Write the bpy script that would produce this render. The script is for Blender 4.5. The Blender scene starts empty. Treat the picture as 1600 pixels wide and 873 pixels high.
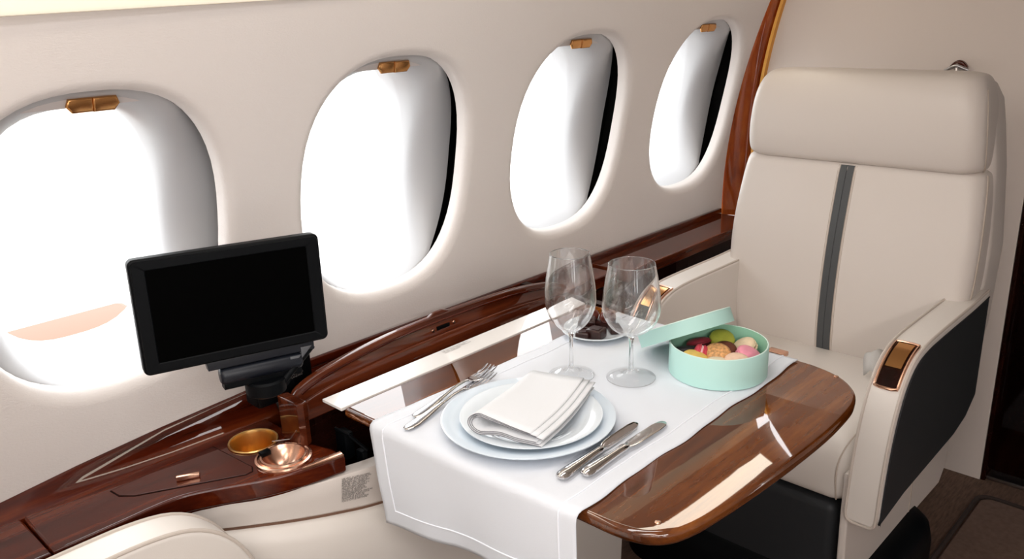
import bpy, bmesh, math, random
from mathutils import Vector, Matrix
random.seed(7)
PI = math.pi
SC = bpy.context.scene
COL = SC.collection

# ------------------------------------------------------------------ camera
cam_d = bpy.data.cameras.new('camera')
cam = bpy.data.objects.new('camera', cam_d)
COL.objects.link(cam)
right = Vector((0.68830268, -0.72455496, -0.03548998))
down = Vector((-0.24918627, -0.19020575, -0.94959358))
fwd = Vector((0.68128234, 0.66245142, -0.31146827))
m = Matrix.Identity(4)
for i in range(3):
    m[i][0] = right[i]; m[i][1] = -down[i]; m[i][2] = -fwd[i]
m.translation = (0, 0, 1.3184)
cam.matrix_world = m
cam_d.sensor_fit = 'HORIZONTAL'
cam_d.sensor_width = 36
cam_d.lens = 1316.43 * 36 / 1600
cam_d.clip_start = 0.02
cam_d.clip_end = 500
SC.camera = cam

# ------------------------------------------------------------------ sky, exposure
world = bpy.data.worlds.new('overcast_sky')
SC.world = world
world.use_nodes = True
bg = world.node_tree.nodes['Background']
bg.inputs['Color'].default_value = (0.985, 0.992, 1.0, 1)
bg.inputs['Strength'].default_value = 5.3
SC.view_settings.view_transform = 'Standard'
SC.view_settings.look = 'None'
SC.view_settings.gamma = 1
SC.view_settings.use_curve_mapping = False
SC.view_settings.exposure = 0.06


def area(name, loc, rot, sx, sy, power, color):
    l = bpy.data.lights.new(name, 'AREA')
    l.shape = 'RECTANGLE'; l.size = sx; l.size_y = sy; l.energy = power; l.color = color
    o = bpy.data.objects.new(name, l); COL.objects.link(o)
    o.location = loc; o.rotation_euler = rot
    return o


# unseen fill lamps added to brighten the cabin, then the left cove lamp
area('table_fill_lamp', (0.45, 0.70, 1.66), (math.radians(-12), 0, 0), 1.5, 0.14, 5, (1.0, 0.98, 0.97))  # unseen lamp added to light the table and nearby wall
area('aisle_fill_lamp', (-0.4, 0.0, 1.80), (0, 0, 0), 1.3, 0.30, 10, (1.0, 0.97, 0.95))  # unseen fill added overhead, behind the camera
area('right_fill_lamp', (-0.35, -0.72, 1.52), (math.radians(35), 0, 0), 1.5, 0.10, 14, (1.0, 0.97, 0.95))  # unseen fill from the right, set aft so the seat side stays darker
area('cove_lamp_left', (0.6, 1.06, 1.46), (math.radians(-25), 0, 0), 3.2, 0.05, 3, (1.0, 0.90, 0.74))

# ------------------------------------------------------------------ materials


def lin(c):
    return tuple(((v / 255) / 12.92 if v / 255 <= 0.04045 else ((v / 255 + 0.055) / 1.055) ** 2.4) for v in c) + (1,)


def mat(name, rgb, rough=0.5, metal=0.0, coat=0.0, trans=0.0, spec=0.5, bump=0.0, bscale=400, vary=0.0, vscale=6,
        sheen=0.0, emis=None, estr=0.0, ior=1.5, coat_rough=0.03, stretch=(1, 1, 1)):
    M = bpy.data.materials.new(name); M.use_nodes = True
    nt = M.node_tree; p = nt.nodes['Principled BSDF']
    col = lin(rgb)
    p.inputs['Base Color'].default_value = col
    p.inputs['Roughness'].default_value = rough
    p.inputs['Metallic'].default_value = metal
    p.inputs['Coat Weight'].default_value = coat
    p.inputs['Coat Roughness'].default_value = coat_rough
    p.inputs['Transmission Weight'].default_value = trans
    p.inputs['Specular IOR Level'].default_value = spec
    p.inputs['IOR'].default_value = ior
    p.inputs['Sheen Weight'].default_value = sheen
    if emis:
        p.inputs['Emission Color'].default_value = lin(emis); p.inputs['Emission Strength'].default_value = estr
    if bump or vary:
        tc = nt.nodes.new('ShaderNodeTexCoord'); mp = nt.nodes.new('ShaderNodeMapping')
        mp.inputs['Scale'].default_value = stretch
        nt.links.new(tc.outputs['Object'], mp.inputs['Vector'])
    if bump:
        n = nt.nodes.new('ShaderNodeTexNoise'); n.inputs['Scale'].default_value = bscale; n.inputs['Detail'].default_value = 3
        nt.links.new(mp.outputs['Vector'], n.inputs['Vector'])
        b = nt.nodes.new('ShaderNodeBump'); b.inputs['Strength'].default_value = bump; b.inputs['Distance'].default_value = 0.001
        nt.links.new(n.outputs['Fac'], b.inputs['Height']); nt.links.new(b.outputs['Normal'], p.inputs['Normal'])
    if vary:
        n2 = nt.nodes.new('ShaderNodeTexNoise'); n2.inputs['Scale'].default_value = vscale; n2.inputs['Detail'].default_value = 4
        nt.links.new(mp.outputs['Vector'], n2.inputs['Vector'])
        r = nt.nodes.new('ShaderNodeValToRGB')
        r.color_ramp.elements[0].position = 0.3; r.color_ramp.elements[1].position = 0.7
        r.color_ramp.elements[0].color = tuple(max(0, v * (1 - vary)) for v in col[:3]) + (1,)
        r.color_ramp.elements[1].color = tuple(min(1, v * (1 + vary)) for v in col[:3]) + (1,)
        nt.links.new(n2.outputs['Fac'], r.inputs['Fac']); nt.links.new(r.outputs['Color'], p.inputs['Base Color'])
    return M


def wood(name, dark, mid, light, scale=(1.2, 16, 16), rough=0.35, coat=1.0, seed=0.0, cior=1.5):
    M = bpy.data.materials.new(name); M.use_nodes = True
    nt = M.node_tree; p = nt.nodes['Principled BSDF']
    tc = nt.nodes.new('ShaderNodeTexCoord'); mp = nt.nodes.new('ShaderNodeMapping')
    mp.inputs['Scale'].default_value = scale; mp.inputs['Location'].default_value = (seed, seed * 1.7, seed * 0.6)
    nt.links.new(tc.outputs['Object'], mp.inputs['Vector'])
    n1 = nt.nodes.new('ShaderNodeTexNoise'); n1.inputs['Scale'].default_value = 1.0
    n1.inputs['Detail'].default_value = 6; n1.inputs['Roughness'].default_value = 0.6; n1.inputs['Distortion'].default_value = 0.6
    n2 = nt.nodes.new('ShaderNodeTexNoise'); n2.inputs['Scale'].default_value = 5.3
    n2.inputs['Detail'].default_value = 8; n2.inputs['Roughness'].default_value = 0.7
    nt.links.new(mp.outputs['Vector'], n1.inputs['Vector']); nt.links.new(mp.outputs['Vector'], n2.inputs['Vector'])
    mx = nt.nodes.new('ShaderNodeMix'); mx.data_type = 'FLOAT'; mx.inputs[0].default_value = 0.28
    nt.links.new(n1.outputs['Fac'], mx.inputs[2]); nt.links.new(n2.outputs['Fac'], mx.inputs[3])
    r = nt.nodes.new('ShaderNodeValToRGB'); e = r.color_ramp.elements
    e[0].position = 0.34; e[0].color = lin(dark); e[1].position = 0.68; e[1].color = lin(light)
    k = e.new(0.5); k.color = lin(mid)
    nt.links.new(mx.outputs[0], r.inputs['Fac']); nt.links.new(r.outputs['Color'], p.inputs['Base Color'])
    p.inputs['Roughness'].default_value = rough
    p.inputs['Coat Weight'].default_value = coat
    p.inputs['Coat Roughness'].default_value = 0.02
    p.inputs['Coat IOR'].default_value = cior; p.inputs['Specular IOR Level'].default_value = 0.0
    return M


def pane_glass(name):
    M = bpy.data.materials.new(name); M.use_nodes = True
    nt = M.node_tree; nt.nodes.clear()
    out = nt.nodes.new('ShaderNodeOutputMaterial'); mx = nt.nodes.new('ShaderNodeMixShader')
    t = nt.nodes.new('ShaderNodeBsdfTransparent'); g = nt.nodes.new('ShaderNodeBsdfGlossy'); lw = nt.nodes.new('ShaderNodeLayerWeight')
    lw.inputs['Blend'].default_value = 0.5
    f = nt.nodes.new('ShaderNodeMath'); f.operation = 'POWER'; f.inputs[1].default_value = 5.3
    nt.links.new(lw.outputs['Facing'], f.inputs[0])
    g.inputs['Roughness'].default_value = 0.02
    t.inputs['Color'].default_value = (0.97, 0.98, 0.98, 1)
    nt.links.new(f.outputs[0], mx.inputs[0]); nt.links.new(t.outputs[0], mx.inputs[1]); nt.links.new(g.outputs[0], mx.inputs[2])
    nt.links.new(mx.outputs[0], out.inputs[0])
    return M


def crystal(name, share):
    M = pane_glass(name); nt = M.node_tree
    out = [n for n in nt.nodes if n.type == 'OUTPUT_MATERIAL'][0]; thin = out.inputs[0].links[0].from_node
    gl = nt.nodes.new('ShaderNodeBsdfGlass'); gl.inputs['IOR'].default_value = 1.45; gl.inputs['Roughness'].default_value = 0.0
    mx = nt.nodes.new('ShaderNodeMixShader'); mx.inputs[0].default_value = share
    nt.links.new(thin.outputs[0], mx.inputs[1]); nt.links.new(gl.outputs[0], mx.inputs[2]); nt.links.new(mx.outputs[0], out.inputs[0])
    for n in nt.nodes:
        if n.type == 'MATH': n.inputs[1].default_value = 5.0
        if n.type == 'BSDF_TRANSPARENT': n.inputs['Color'].default_value = (0.985, 0.988, 0.99, 1)
    return M


MAT = dict(
    wall=mat('sidewall_fabric', (226, 219, 215), 0.65, bump=0.45, bscale=260, stretch=(1, 1, 2.5)),
    bulk=mat('bulkhead_fabric', (222, 211, 203), 0.7, bump=0.15, bscale=300),
    liner=mat('white_plastic', (192, 192, 194), 0.45),
    shade=mat('shade_plastic', (205, 198, 196), 0.5),
    black=mat('black_void', (6, 6, 6), 0.7, spec=0.1),  # shadow inside the window slot and finger recess is put into this black
    gold=mat('polished_gold', (206, 152, 96), 0.2, 1.0),
    cupgold=mat('satin_gold', (242, 200, 130), 0.32, 1.0),
    brass=mat('brushed_gold', (226, 170, 90), 0.22, 1.0),
    copper=mat('copper_metal', (232, 184, 158), 0.24, 1.0),
    chrome=mat('polished_steel', (214, 212, 212), 0.09, 1.0),
    satin=mat('satin_steel', (190, 190, 192), 0.3, 1.0),
    wood=wood('dark_mahogany', (34, 7, 3), (74, 23, 8), (116, 50, 19)),
    wood2=wood('lid_mahogany', (46, 15, 7), (78, 32, 16), (112, 52, 26), seed=3.1),
    wtable=wood('table_walnut', (52, 20, 5), (96, 48, 14), (142, 82, 32), scale=(1.6, 14, 14), seed=1.3, cior=1.8),
    wtrim=wood('trim_walnut', (92, 30, 10), (148, 66, 26), (180, 98, 44), scale=(14, 10, 2.2), seed=5.0),
    wdark=wood('shadowed_wood', (22, 8, 5), (34, 12, 8), (44, 18, 10), rough=0.4, coat=0.5),  # shade of the forward room, table bay and handle recess is in this tone
    leather=mat('cream_leather', (217, 208, 201), 0.42, bump=0.12, bscale=700),
    leather2=mat('ivory_leather', (222, 215, 208), 0.4, bump=0.12, bscale=700),
    stitch=mat('cream_piping', (190, 176, 163), 0.5),
    char=mat('charcoal_leather', (40, 42, 45), 0.5, spec=0.3, bump=0.1, bscale=600),
    stripe=mat('charcoal_band', (74, 76, 78), 0.5, bump=0.1, bscale=600),
    cloth=mat('white_linen', (222, 226, 233), 0.85, bump=0.3, bscale=1400, sheen=0.1),
    hem=mat('linen_hem', (240, 243, 250), 0.8),
    napkin=mat('pale_linen', (226, 228, 231), 0.85, bump=0.3, bscale=1400),
    napedge=mat('napkin_edge_thread', (120, 120, 126), 0.8),
    china=mat('white_porcelain', (226, 234, 240), 0.12, coat=0.5),
    china2=mat('pale_blue_porcelain', (214, 226, 236), 0.14, coat=0.5),
    glass=crystal('clear_crystal', 0.9),
    gfoot=crystal('clear_crystal_foot', 0.08),
    mint=mat('mint_card', (184, 224, 216), 0.6),
    mint2=mat('mint_card_inside', (164, 218, 192), 0.65),
    mintedge=mat('pale_card_edge', (214, 236, 226), 0.6),
    bplastic=mat('black_plastic', (4, 6, 9), 0.5, spec=0.12),
    screen=mat('dark_screen', (1, 1, 1), 0.5, spec=0.02),
    grey=mat('grey_clip', (96, 98, 102), 0.4, 0.3),
    ink=mat('black_print', (40, 38, 40), 0.7),
    inkw=mat('grey_print', (126, 120, 118), 0.7),
    choc=mat('dark_chocolate', (52, 24, 20), 0.3, vary=0.3, vscale=60),
    choc2=mat('milk_chocolate_glaze', (96, 44, 34), 0.25, vary=0.3, vscale=60),
    carpet=mat('brown_carpet', (96, 72, 58), 0.95, bump=0.9, bscale=500, vary=0.35, vscale=30, stretch=(1, 6, 1)),
    matt=mat('taupe_floor_mat', (106, 84, 73), 0.95, bump=0.9, bscale=700, vary=0.15, vscale=80),
    matedge=mat('mat_border', (50, 38, 33), 0.9),
    belt=mat('grey_webbing', (196, 193, 190), 0.5, bump=0.4, bscale=500),
    ceil=mat('ceiling_panel', (228, 222, 214), 0.7),
    cove=mat('cove_diffuser', (252, 246, 232), 0.5, emis=(255, 236, 200), estr=0.3),
    apron=mat('concrete_apron', (170, 168, 165), 0.9, vary=0.1, vscale=0.3),
    tan=mat('tan_paint', (104, 62, 34), 0.6),
    pane=pane_glass('window_glass'),
    pip=mat('leather_piping', (198, 187, 177), 0.5),
    pin=mat('joint_brown', (120, 88, 70), 0.5),
)

# ------------------------------------------------------------------ helpers


def root_of(o):
    while o.parent: o = o.parent
    return o


def obj(name, bm, mt, parent=None, smooth=True, angle=40, local=False, origin=None, mats=None):
    bmesh.ops.recalc_face_normals(bm, faces=bm.faces)
    me = bpy.data.meshes.new(name)
    bm.to_mesh(me); bm.free()
    for q in ([mt] if mats is None else mats): me.materials.append(MAT[q] if isinstance(q, str) else q)
    if smooth and len(me.polygons):
        me.shade_smooth(); me.set_sharp_from_angle(angle=math.radians(angle))
    o = bpy.data.objects.new(name, me); COL.objects.link(o)
    if parent:
        o.parent = parent
        if not local: me.transform(Matrix.Translation(-root_of(parent).location))
    elif origin is not None:
        o.location = origin
        if not local: me.transform(Matrix.Translation(-Vector(origin)))
    return o


def thing(name, label, cat, loc=(0, 0, 0), rotz=0, group=None):
    o = bpy.data.objects.new(name, None); COL.objects.link(o)
    o.empty_display_size = 0.05
    o.location = loc; o.rotation_euler = (0, 0, rotz)
    return tag(o, label, cat, group)


def tag(o, label, cat, group=None):
    o['label'] = label; o['category'] = cat
    if group: o['group'] = group
    return o


def struct(o, label=None):
    o['kind'] = 'structure'
    if label: o['label'] = label
    return o


def dup(r, label, loc=None, rot=None, group=None):
    def cp(o, par):
        c = o.copy(); COL.objects.link(c)
        if par: c.parent = par
        for ch in o.children: cp(ch, c)
        return c
    c = cp(r, None); c['label'] = label
    if loc is not None: c.location = loc
    if rot is not None: c.rotation_euler = rot
    if group: c['group'] = group
    return c


def NB(): return bmesh.new()


def frame(o, e1, e2):
    e1 = Vector(e1).normalized(); e2 = Vector(e2); e2 = (e2 - e1 * e2.dot(e1)).normalized(); e3 = e1.cross(e2)
    M = Matrix.Identity(4)
    for i in range(3): M[i][0] = e1[i]; M[i][1] = e2[i]; M[i][2] = e3[i]
    M.translation = o
    return M


def box(bm, c, s, bev=0.0, seg=2, M=None):
    r = bmesh.ops.create_cube(bm, size=1)
    vs = r['verts']
    for v in vs: v.co = Vector((v.co.x * s[0], v.co.y * s[1], v.co.z * s[2])) + Vector(c)
    if bev:
        es = list({e for v in vs for e in v.link_edges})
        rr = bmesh.ops.bevel(bm, geom=es, offset=bev, segments=seg, profile=0.5, affect='EDGES')
        vs = list({v for f in rr['faces'] for v in f.verts} | {v for v in vs if v.is_valid})
    if M:
        for v in vs: v.co = M @ v.co
    return vs


def rings(bm, R, closed=True, cap0=False, cap1=False, wrap=False):
    V = [[bm.verts.new(p) for p in r] for r in R]
    n = len(V[0]); rng = n if closed else n - 1
    L = len(V)
    for i in range(L if wrap else L - 1):
        a = V[i]; b = V[(i + 1) % L]
        for j in range(rng):
            k = (j + 1) % n
            try: bm.faces.new((a[j], a[k], b[k], b[j]))
            except ValueError: pass
    if cap0: bm.faces.new(list(reversed(V[0])))
    if cap1: bm.faces.new(V[-1])
    return V


def lathe(bm, prof, n=40, M=None, closed=False):
    R = []
    for r, z in prof:
        R.append([Vector((max(r, 1e-5) * math.cos(2 * PI * k / n), max(r, 1e-5) * math.sin(2 * PI * k / n), z)) for k in range(n)])
    if M: R = [[M @ p for p in q] for q in R]
    V = rings(bm, R, True, wrap=closed)
    bmesh.ops.remove_doubles(bm, verts=[v for q in V for v in q], dist=2e-5)
    return V


def smooth_path(pts, it=2, closed=False):
    P = [Vector(p) for p in pts]
    for _ in range(it):
        Q = [] if closed else [P[0]]
        n = len(P)
        for i in range(n if closed else n - 1):
            a = P[i]; b = P[(i + 1) % n]
            Q += [a * 0.75 + b * 0.25, a * 0.25 + b * 0.75]
        if not closed: Q.append(P[-1])
        P = Q
    return P


def tube(bm, pts, r, n=8, cap=True, closed=False):
    P = [Vector(p) for p in pts]
    rr = r if isinstance(r, (list, tuple)) else [r] * len(P)
    R = []; up = None
    for i, p in enumerate(P):
        if closed: t = P[(i + 1) % len(P)] - P[i - 1]
        else: t = P[min(i + 1, len(P) - 1)] - P[max(i - 1, 0)]
        t.normalize()
        if up is None:
            up = Vector((0, 0, 1)) if abs(t.z) < 0.9 else Vector((1, 0, 0))
        u = (up - t * up.dot(t)).normalized(); w = t.cross(u); up = u
        R.append([p + (u * math.cos(2 * PI * k / n) + w * math.sin(2 * PI * k / n)) * rr[i] for k in range(n)])
    rings(bm, R, True, cap and not closed, cap and not closed, wrap=closed)


def offset2(pts, d):
    n = len(pts); out = []
    A = sum(pts[i][0] * pts[(i + 1) % n][1] - pts[(i + 1) % n][0] * pts[i][1] for i in range(n))
    s = 1 if A > 0 else -1
    for i in range(n):
        p0 = Vector(pts[i - 1][:2]); p = Vector(pts[i][:2]); p1 = Vector(pts[(i + 1) % n][:2])
        a = (p - p0); b = (p1 - p)
        if a.length < 1e-9 or b.length < 1e-9: out.append(tuple(p)); continue
        a.normalize(); b.normalize()
        na = Vector((a.y, -a.x)) * s; nb = Vector((b.y, -b.x)) * s
        nn = (na + nb)
        if nn.length < 1e-6: nn = na
        nn.normalize()
        k = max(0.35, nn.dot(na))
        out.append(tuple(p + nn * d / k))
    return out


def plate(bm, outer, z0, z1, r=0.0, holes=(), seg=4, rb=None, F=None):
    """extruded outline with rounded rims; holes are 2D loops. F maps (x,y,z) to world."""
    F = F or (lambda x, y, z: Vector((x, y, z)))
    rb = r if rb is None else rb
    lv = []
    if rb:
        for k in range(seg + 1):
            a = PI / 2 * k / seg
            lv.append((-rb * (1 - math.sin(a)), z0 + rb * (1 - math.cos(a))))
    else: lv.append((0, z0))
    if r:
        for k in range(seg + 1):
            a = PI / 2 * k / seg
            lv.append((-r * (1 - math.cos(a)), z1 - r * (1 - math.sin(a))))
    else: lv.append((0, z1))
    R = [[F(p[0], p[1], z) for p in (offset2(outer, d) if d else outer)] for d, z in lv]
    V = rings(bm, R)
    H = []
    for h in holes: H.append(rings(bm, [[F(p[0], p[1], z0) for p in h], [F(p[0], p[1], z1) for p in h]]))

    def fill(idx):
        es = []
        for VV in [V] + H:
            l = VV[idx]
            for i in range(len(l)):
                e = bm.edges.get((l[i], l[(i + 1) % len(l)]))
                if e: es.append(e)
        bmesh.ops.triangle_fill(bm, use_beauty=True, use_dissolve=False, edges=es)
    fill(0); fill(-1)


def circ(cx, cy, r, n=40): return [(cx + r * math.cos(2 * PI * k / n), cy + r * math.sin(2 * PI * k / n)) for k in range(n)]


def rrect2(hx, hy, r, n=6, cx=0, cy=0):
    P = []
    for sx, sy, a0 in ((1, 1, 0), (-1, 1, 90), (-1, -1, 180), (1, -1, 270)):
        for k in range(n + 1):
            a = math.radians(a0 + 90 * k / n)
            P.append((cx + sx * (hx - r) + r * math.cos(a), cy + sy * (hy - r) + r * math.sin(a)))
    return P


def grid(bm, f, nu, nv):
    V = [[bm.verts.new(f(i / nu, j / nv)) for j in range(nv + 1)] for i in range(nu + 1)]
    for i in range(nu):
        for j in range(nv): bm.faces.new((V[i][j], V[i + 1][j], V[i + 1][j + 1], V[i][j + 1]))
    return V


def solidify(o, t, off=0):
    md = o.modifiers.new('thickness', 'SOLIDIFY'); md.thickness = t; md.offset = off
    return o


def lerp(a, b, t): return a + (b - a) * t


def interp(tab, x):
    if x <= tab[0][0]: return tab[0][1]
    for (x0, y0), (x1, y1) in zip(tab, tab[1:]):
        if x <= x1: return lerp(y0, y1, (x - x0) / (x1 - x0))
    return tab[-1][1]


def text(name, lines, size, mt, M, parent, spacing=1.25):
    cu = bpy.data.curves.new(name, 'FONT'); cu.body = '\n'.join(lines); cu.size = size; cu.space_line = spacing
    cu.resolution_u = 1
    o = bpy.data.objects.new(name + '_curve', cu); COL.objects.link(o)
    bpy.context.view_layer.update()
    me = bpy.data.meshes.new_from_object(o.evaluated_get(bpy.context.evaluated_depsgraph_get()))
    bpy.data.objects.remove(o); bpy.data.curves.remove(cu)
    me.name = name
    me.materials.clear(); me.materials.append(MAT[mt])
    t = bpy.data.objects.new(name, me); COL.objects.link(t)
    me.transform(M)
    if parent:
        t.parent = parent; me.transform(Matrix.Translation(-root_of(parent).location))
    return t


# ================================================================== SETTING
def Yw(z): return 1.325 - 0.33 * max(0.0, z - 0.68) ** 2


MID = 0.15


def wallpt(x, z, d=0.0, mir=False):
    y = Yw(z) + d * 0.978; zz = z + d * 0.21
    return Vector((x, 2 * MID - y if mir else y, zz))


WA, WB, WN = 0.199, 0.233, 2.5
XW = [-0.636, -0.089, 0.458, 1.005, 1.552, 2.096]
PITCH = 0.547


def wz(x): return 0.998 + 0.020 * (x - 1.005)


def sup(a, b, ang, n=WN):
    c, s = math.cos(ang), math.sin(ang)
    k = (abs(c / a) ** n + abs(s / b) ** n) ** (-1 / n)
    return k * c, k * s


ZB = 0.56


def ztop(x): return 1.336 + 0.027 * (x - 0.4)


def cell_angles(x0, x1, cx, cz):
    P = []
    nx, nz = 14, 18
    for i in range(nx): P.append((lerp(x0, x1, i / nx), ZB))
    for i in range(nz): P.append((x1, lerp(ZB, ztop(x1), i / nz)))
    for i in range(nx): P.append((lerp(x1, x0, i / nx), ztop(lerp(x1, x0, i / nx))))
    for i in range(nz): P.append((x0, lerp(ztop(x0), ZB, i / nz)))
    return P


def build_wall(mir):
    bm = NB()
    FR = 0.019
    for k, cx in enumerate(XW):
        x0 = cx - PITCH / 2; x1 = cx + PITCH / 2
        if k == 0: x0 = -1.2
        if k == len(XW) - 1: x1 = 2.322
        cz = wz(cx)
        per = cell_angles(x0, x1, cx, cz)
        ang = [math.atan2(p[1] - cz, p[0] - cx) for p in per]
        R = []
        out = [sup(WA + FR, WB + FR, a) for a in ang]
        for s in range(9):
            t = s / 8
            R.append([wallpt(lerp(p[0], cx + q[0], t), lerp(p[1], cz + q[1], t), 0, mir) for p, q in zip(per, out)])
        for s in range(1, 8):
            ph = PI / 2 * s / 7
            e = FR * (1 - math.sin(ph)); d = FR * (1 - math.cos(ph))
            R.append([wallpt(cx + q[0], cz + q[1], d, mir) for q in (sup(WA + e, WB + e, a) for a in ang)])
        R.append([wallpt(cx + q[0], cz + q[1], 0.036, mir) for q in (sup(WA, WB, a) for a in ang)])
        rings(bm, R)
    bmesh.ops.remove_doubles(bm, verts=bm.verts, dist=1e-4)
    # lower wall down to the floor
    grid(bm, lambda u, v: Vector((lerp(-1.2, 2.322, u), (2 * MID - 1.325) if mir else 1.325, lerp(0.0, ZB, v))), 8, 2)
    return bm


wl = struct(obj('wall_left', build_wall(False), 'wall', angle=60), 'cream fabric cabin sidewall curving inwards above the windows')
wr = struct(obj('wall_right', build_wall(True), 'wall', angle=60))


def build_window(idx, cx, mir, full):
    cz = wz(cx); N = 72
    A = [2 * PI * k / N for k in range(N)]

    def ring(a, b, d, dz=0.0): return [wallpt(cx + q[0], cz + q[1] + dz, d, mir) for q in (sup(a, b, t) for t in A)]
    def ring2(d): return [wallpt(cx + q[0], cz + q[1] - 0.026, d, mir) for q in (sup(0.141, 0.210, t, 2.9) for t in A)]
    # liner: its front edge touches the panel at top and bottom and stands back at the sides (the slot the shade runs in)
    def side(t):
        h = abs(sup(WA, WB, t)[1]) / WB
        return max(0.0, 1 - (h / 0.84) ** 2) ** 0.8

    def front(t):
        w_ = side(t); q = sup(WA + 0.004 + 0.027 * w_, WB + 0.003, t)
        return q, 0.038 + 0.052 * w_
    RL = []
    for s in range(11):
        f_ = s / 10
        r_ = []
        for t in A:
            q, d0 = front(t); p2 = sup(0.142, 0.211, t, 2.9)
            k = math.sin(f_ * PI / 2); dd = (1 - math.cos(f_ * PI / 2)) * 0.85
            r_.append(wallpt(cx + lerp(q[0], p2[0], k), cz + lerp(q[1], p2[1] - 0.026, k), lerp(d0, 0.145, dd), mir))
        RL.append(r_)
    RL += [ring2(0.145), ring2(0.20)]
    bm = NB(); rings(bm, RL)
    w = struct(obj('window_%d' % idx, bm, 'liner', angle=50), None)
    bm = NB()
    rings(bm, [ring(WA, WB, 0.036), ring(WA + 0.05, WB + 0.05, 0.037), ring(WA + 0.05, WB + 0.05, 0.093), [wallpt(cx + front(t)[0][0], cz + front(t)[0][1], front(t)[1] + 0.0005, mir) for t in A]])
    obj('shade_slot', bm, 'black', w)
    bm = NB()
    bm.faces.new([bm.verts.new(p) for p in ring2(0.150)])
    obj('pane', bm, 'pane', w)
    if full:
        # raised pull-down shade: only its lower strip hangs into the opening
        bm = NB()
        zt = cz + WB + 0.012; zb = cz + WB - 0.030
        F = lambda x, z, d: wallpt(x, z, d, mir)
        n = 16
        rows = []
        for d in (0.046, 0.052):
            top = []; bot = []
            for i in range(n + 1):
                x = cx - 0.15 + 0.30 * i / n
                top.append(F(x, zt, d)); bot.append(F(x, zb, d))
            rows.append((top, bot))
        R = [rows[0][0], rows[0][1], rows[1][1], rows[1][0]]
        rings(bm, R, closed=False, wrap=True)
        sh = obj('shade', bm, 'shade', w)
        # gold pull latch: two bevelled halves with a seam between them
        bm = NB()
        for sx in (-1, 1):
            o = F(cx + 0.012 + sx * 0.0175, zb + 0.003, 0.046)
            nrm = (wallpt(cx, cz, 0, mir) - wallpt(cx, cz, 0.1, mir)).normalized()
            e1 = Vector((1, 0, 0))
            Mx = frame(o, e1, nrm.cross(e1))
            pts = [(-0.018, -0.010), (0.018, -0.010), (0.018, 0.011), (-0.018, 0.011)]
            if sx > 0: pts = [(-0.018, -0.010), (0.012, -0.010), (0.020, 0.0), (0.016, 0.011), (-0.018, 0.011)]
            else: pts = [(-0.012, -0.010), (0.018, -0.010), (0.018, 0.011), (-0.016, 0.011), (-0.020, 0.0)]
            plate(bm, pts, 0.0, 0.009 if sx > 0 else 0.007, 0.003, F=lambda x, y, z: Mx @ Vector((x, y, z * (1 if Mx.col[2].xyz.dot(nrm) > 0 else -1))))
        obj('shade_latch', bm, 'gold', sh)
    return w


for k, cx in enumerate(XW[2:]): build_window(k + 1, cx, False, True)
build_window(5, XW[1], False, True)
build_window(6, XW[0], False, False)
for k, cx in enumerate(XW):
    w = build_window(7 + k, cx, True, False)
    if k > 1:
        bm = NB(); bm.faces.new([bm.verts.new(wallpt(cx + q[0], wz(cx) + q[1], 0.037, True)) for q in (sup(WA + 0.02, WB + 0.02, 2 * PI * j / 48) for j in range(48))]); obj('daylight_blocker', bm, 'shade', w)  # unseen panels added to block daylight through the forward right windows
WLAB = {'window_1': 'oval window behind the black monitor, widest in view', 'window_2': 'oval window to the right of the monitor',
        'window_3': 'oval window above the wine glasses', 'window_4': 'oval window beside the headrest, nearest the wood trim'}
for k, v in WLAB.items(): bpy.data.objects[k]['label'] = v

# floor
bm = NB(); box(bm, (0.6, MID, -0.02), (3.7, 2.5, 0.04)); struct(obj('floor', bm, 'carpet'), 'dark brown carpeted cabin floor')
# ceiling: a swept arch from cove to cove
bm = NB()
prof = [(1.155, 1.385), (1.15, 1.42), (1.08, 1.50), (0.95, 1.62), (0.75, 1.75), (0.45, 1.85), (0.15, 1.875)]
prof = prof + [(2 * MID - y, z) for y, z in reversed(prof[:-1])]
prof = [tuple(p) for p in smooth_path(prof, 2)]
rings(bm, [[Vector((x, y, z + (0.001 + 0.027 * (x - 0.4)) * min(1, max(0, (1.75 - z) / 0.3)))) for y, z in prof] for x in (-1.2, 0.5, 2.4)], closed=False)
struct(obj('ceiling', bm, 'ceil'))
# overhead valance above each row of windows: lit diffuser over a cream rail
for mir in (False, True):
    bm = NB()
    fy = lambda y: 2 * MID - y if mir else y
    pr = [(Yw(1.325) + 0.004, 1.325), (Yw(1.325) - 0.012, 1.326), (Yw(1.325) - 0.016, 1.331), (1.155, 1.386), (1.17, 1.41), (1.30, 1.41)]
    rings(bm, [[Vector((x, fy(y), z + 0.001 + 0.027 * (x - 0.4))) for y, z in pr] for x in (-1.2, 0.5, 2.322)], closed=False)
    struct(obj('trim_2' if not mir else 'trim_3', bm, 'cove'), 'softly lit overhead valance strip above the windows' if not mir else None)
# aft wall behind the camera
bm = NB(); box(bm, (-1.22, MID, 0.95), (0.04, 2.6, 1.95)); struct(obj('wall_back', bm, 'bulk'))
# forward bulkhead with a doorway at its right
bm = NB()


def YZ(x0):
    return lambda y, z, t: Vector((x0 + t, y, z))


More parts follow.
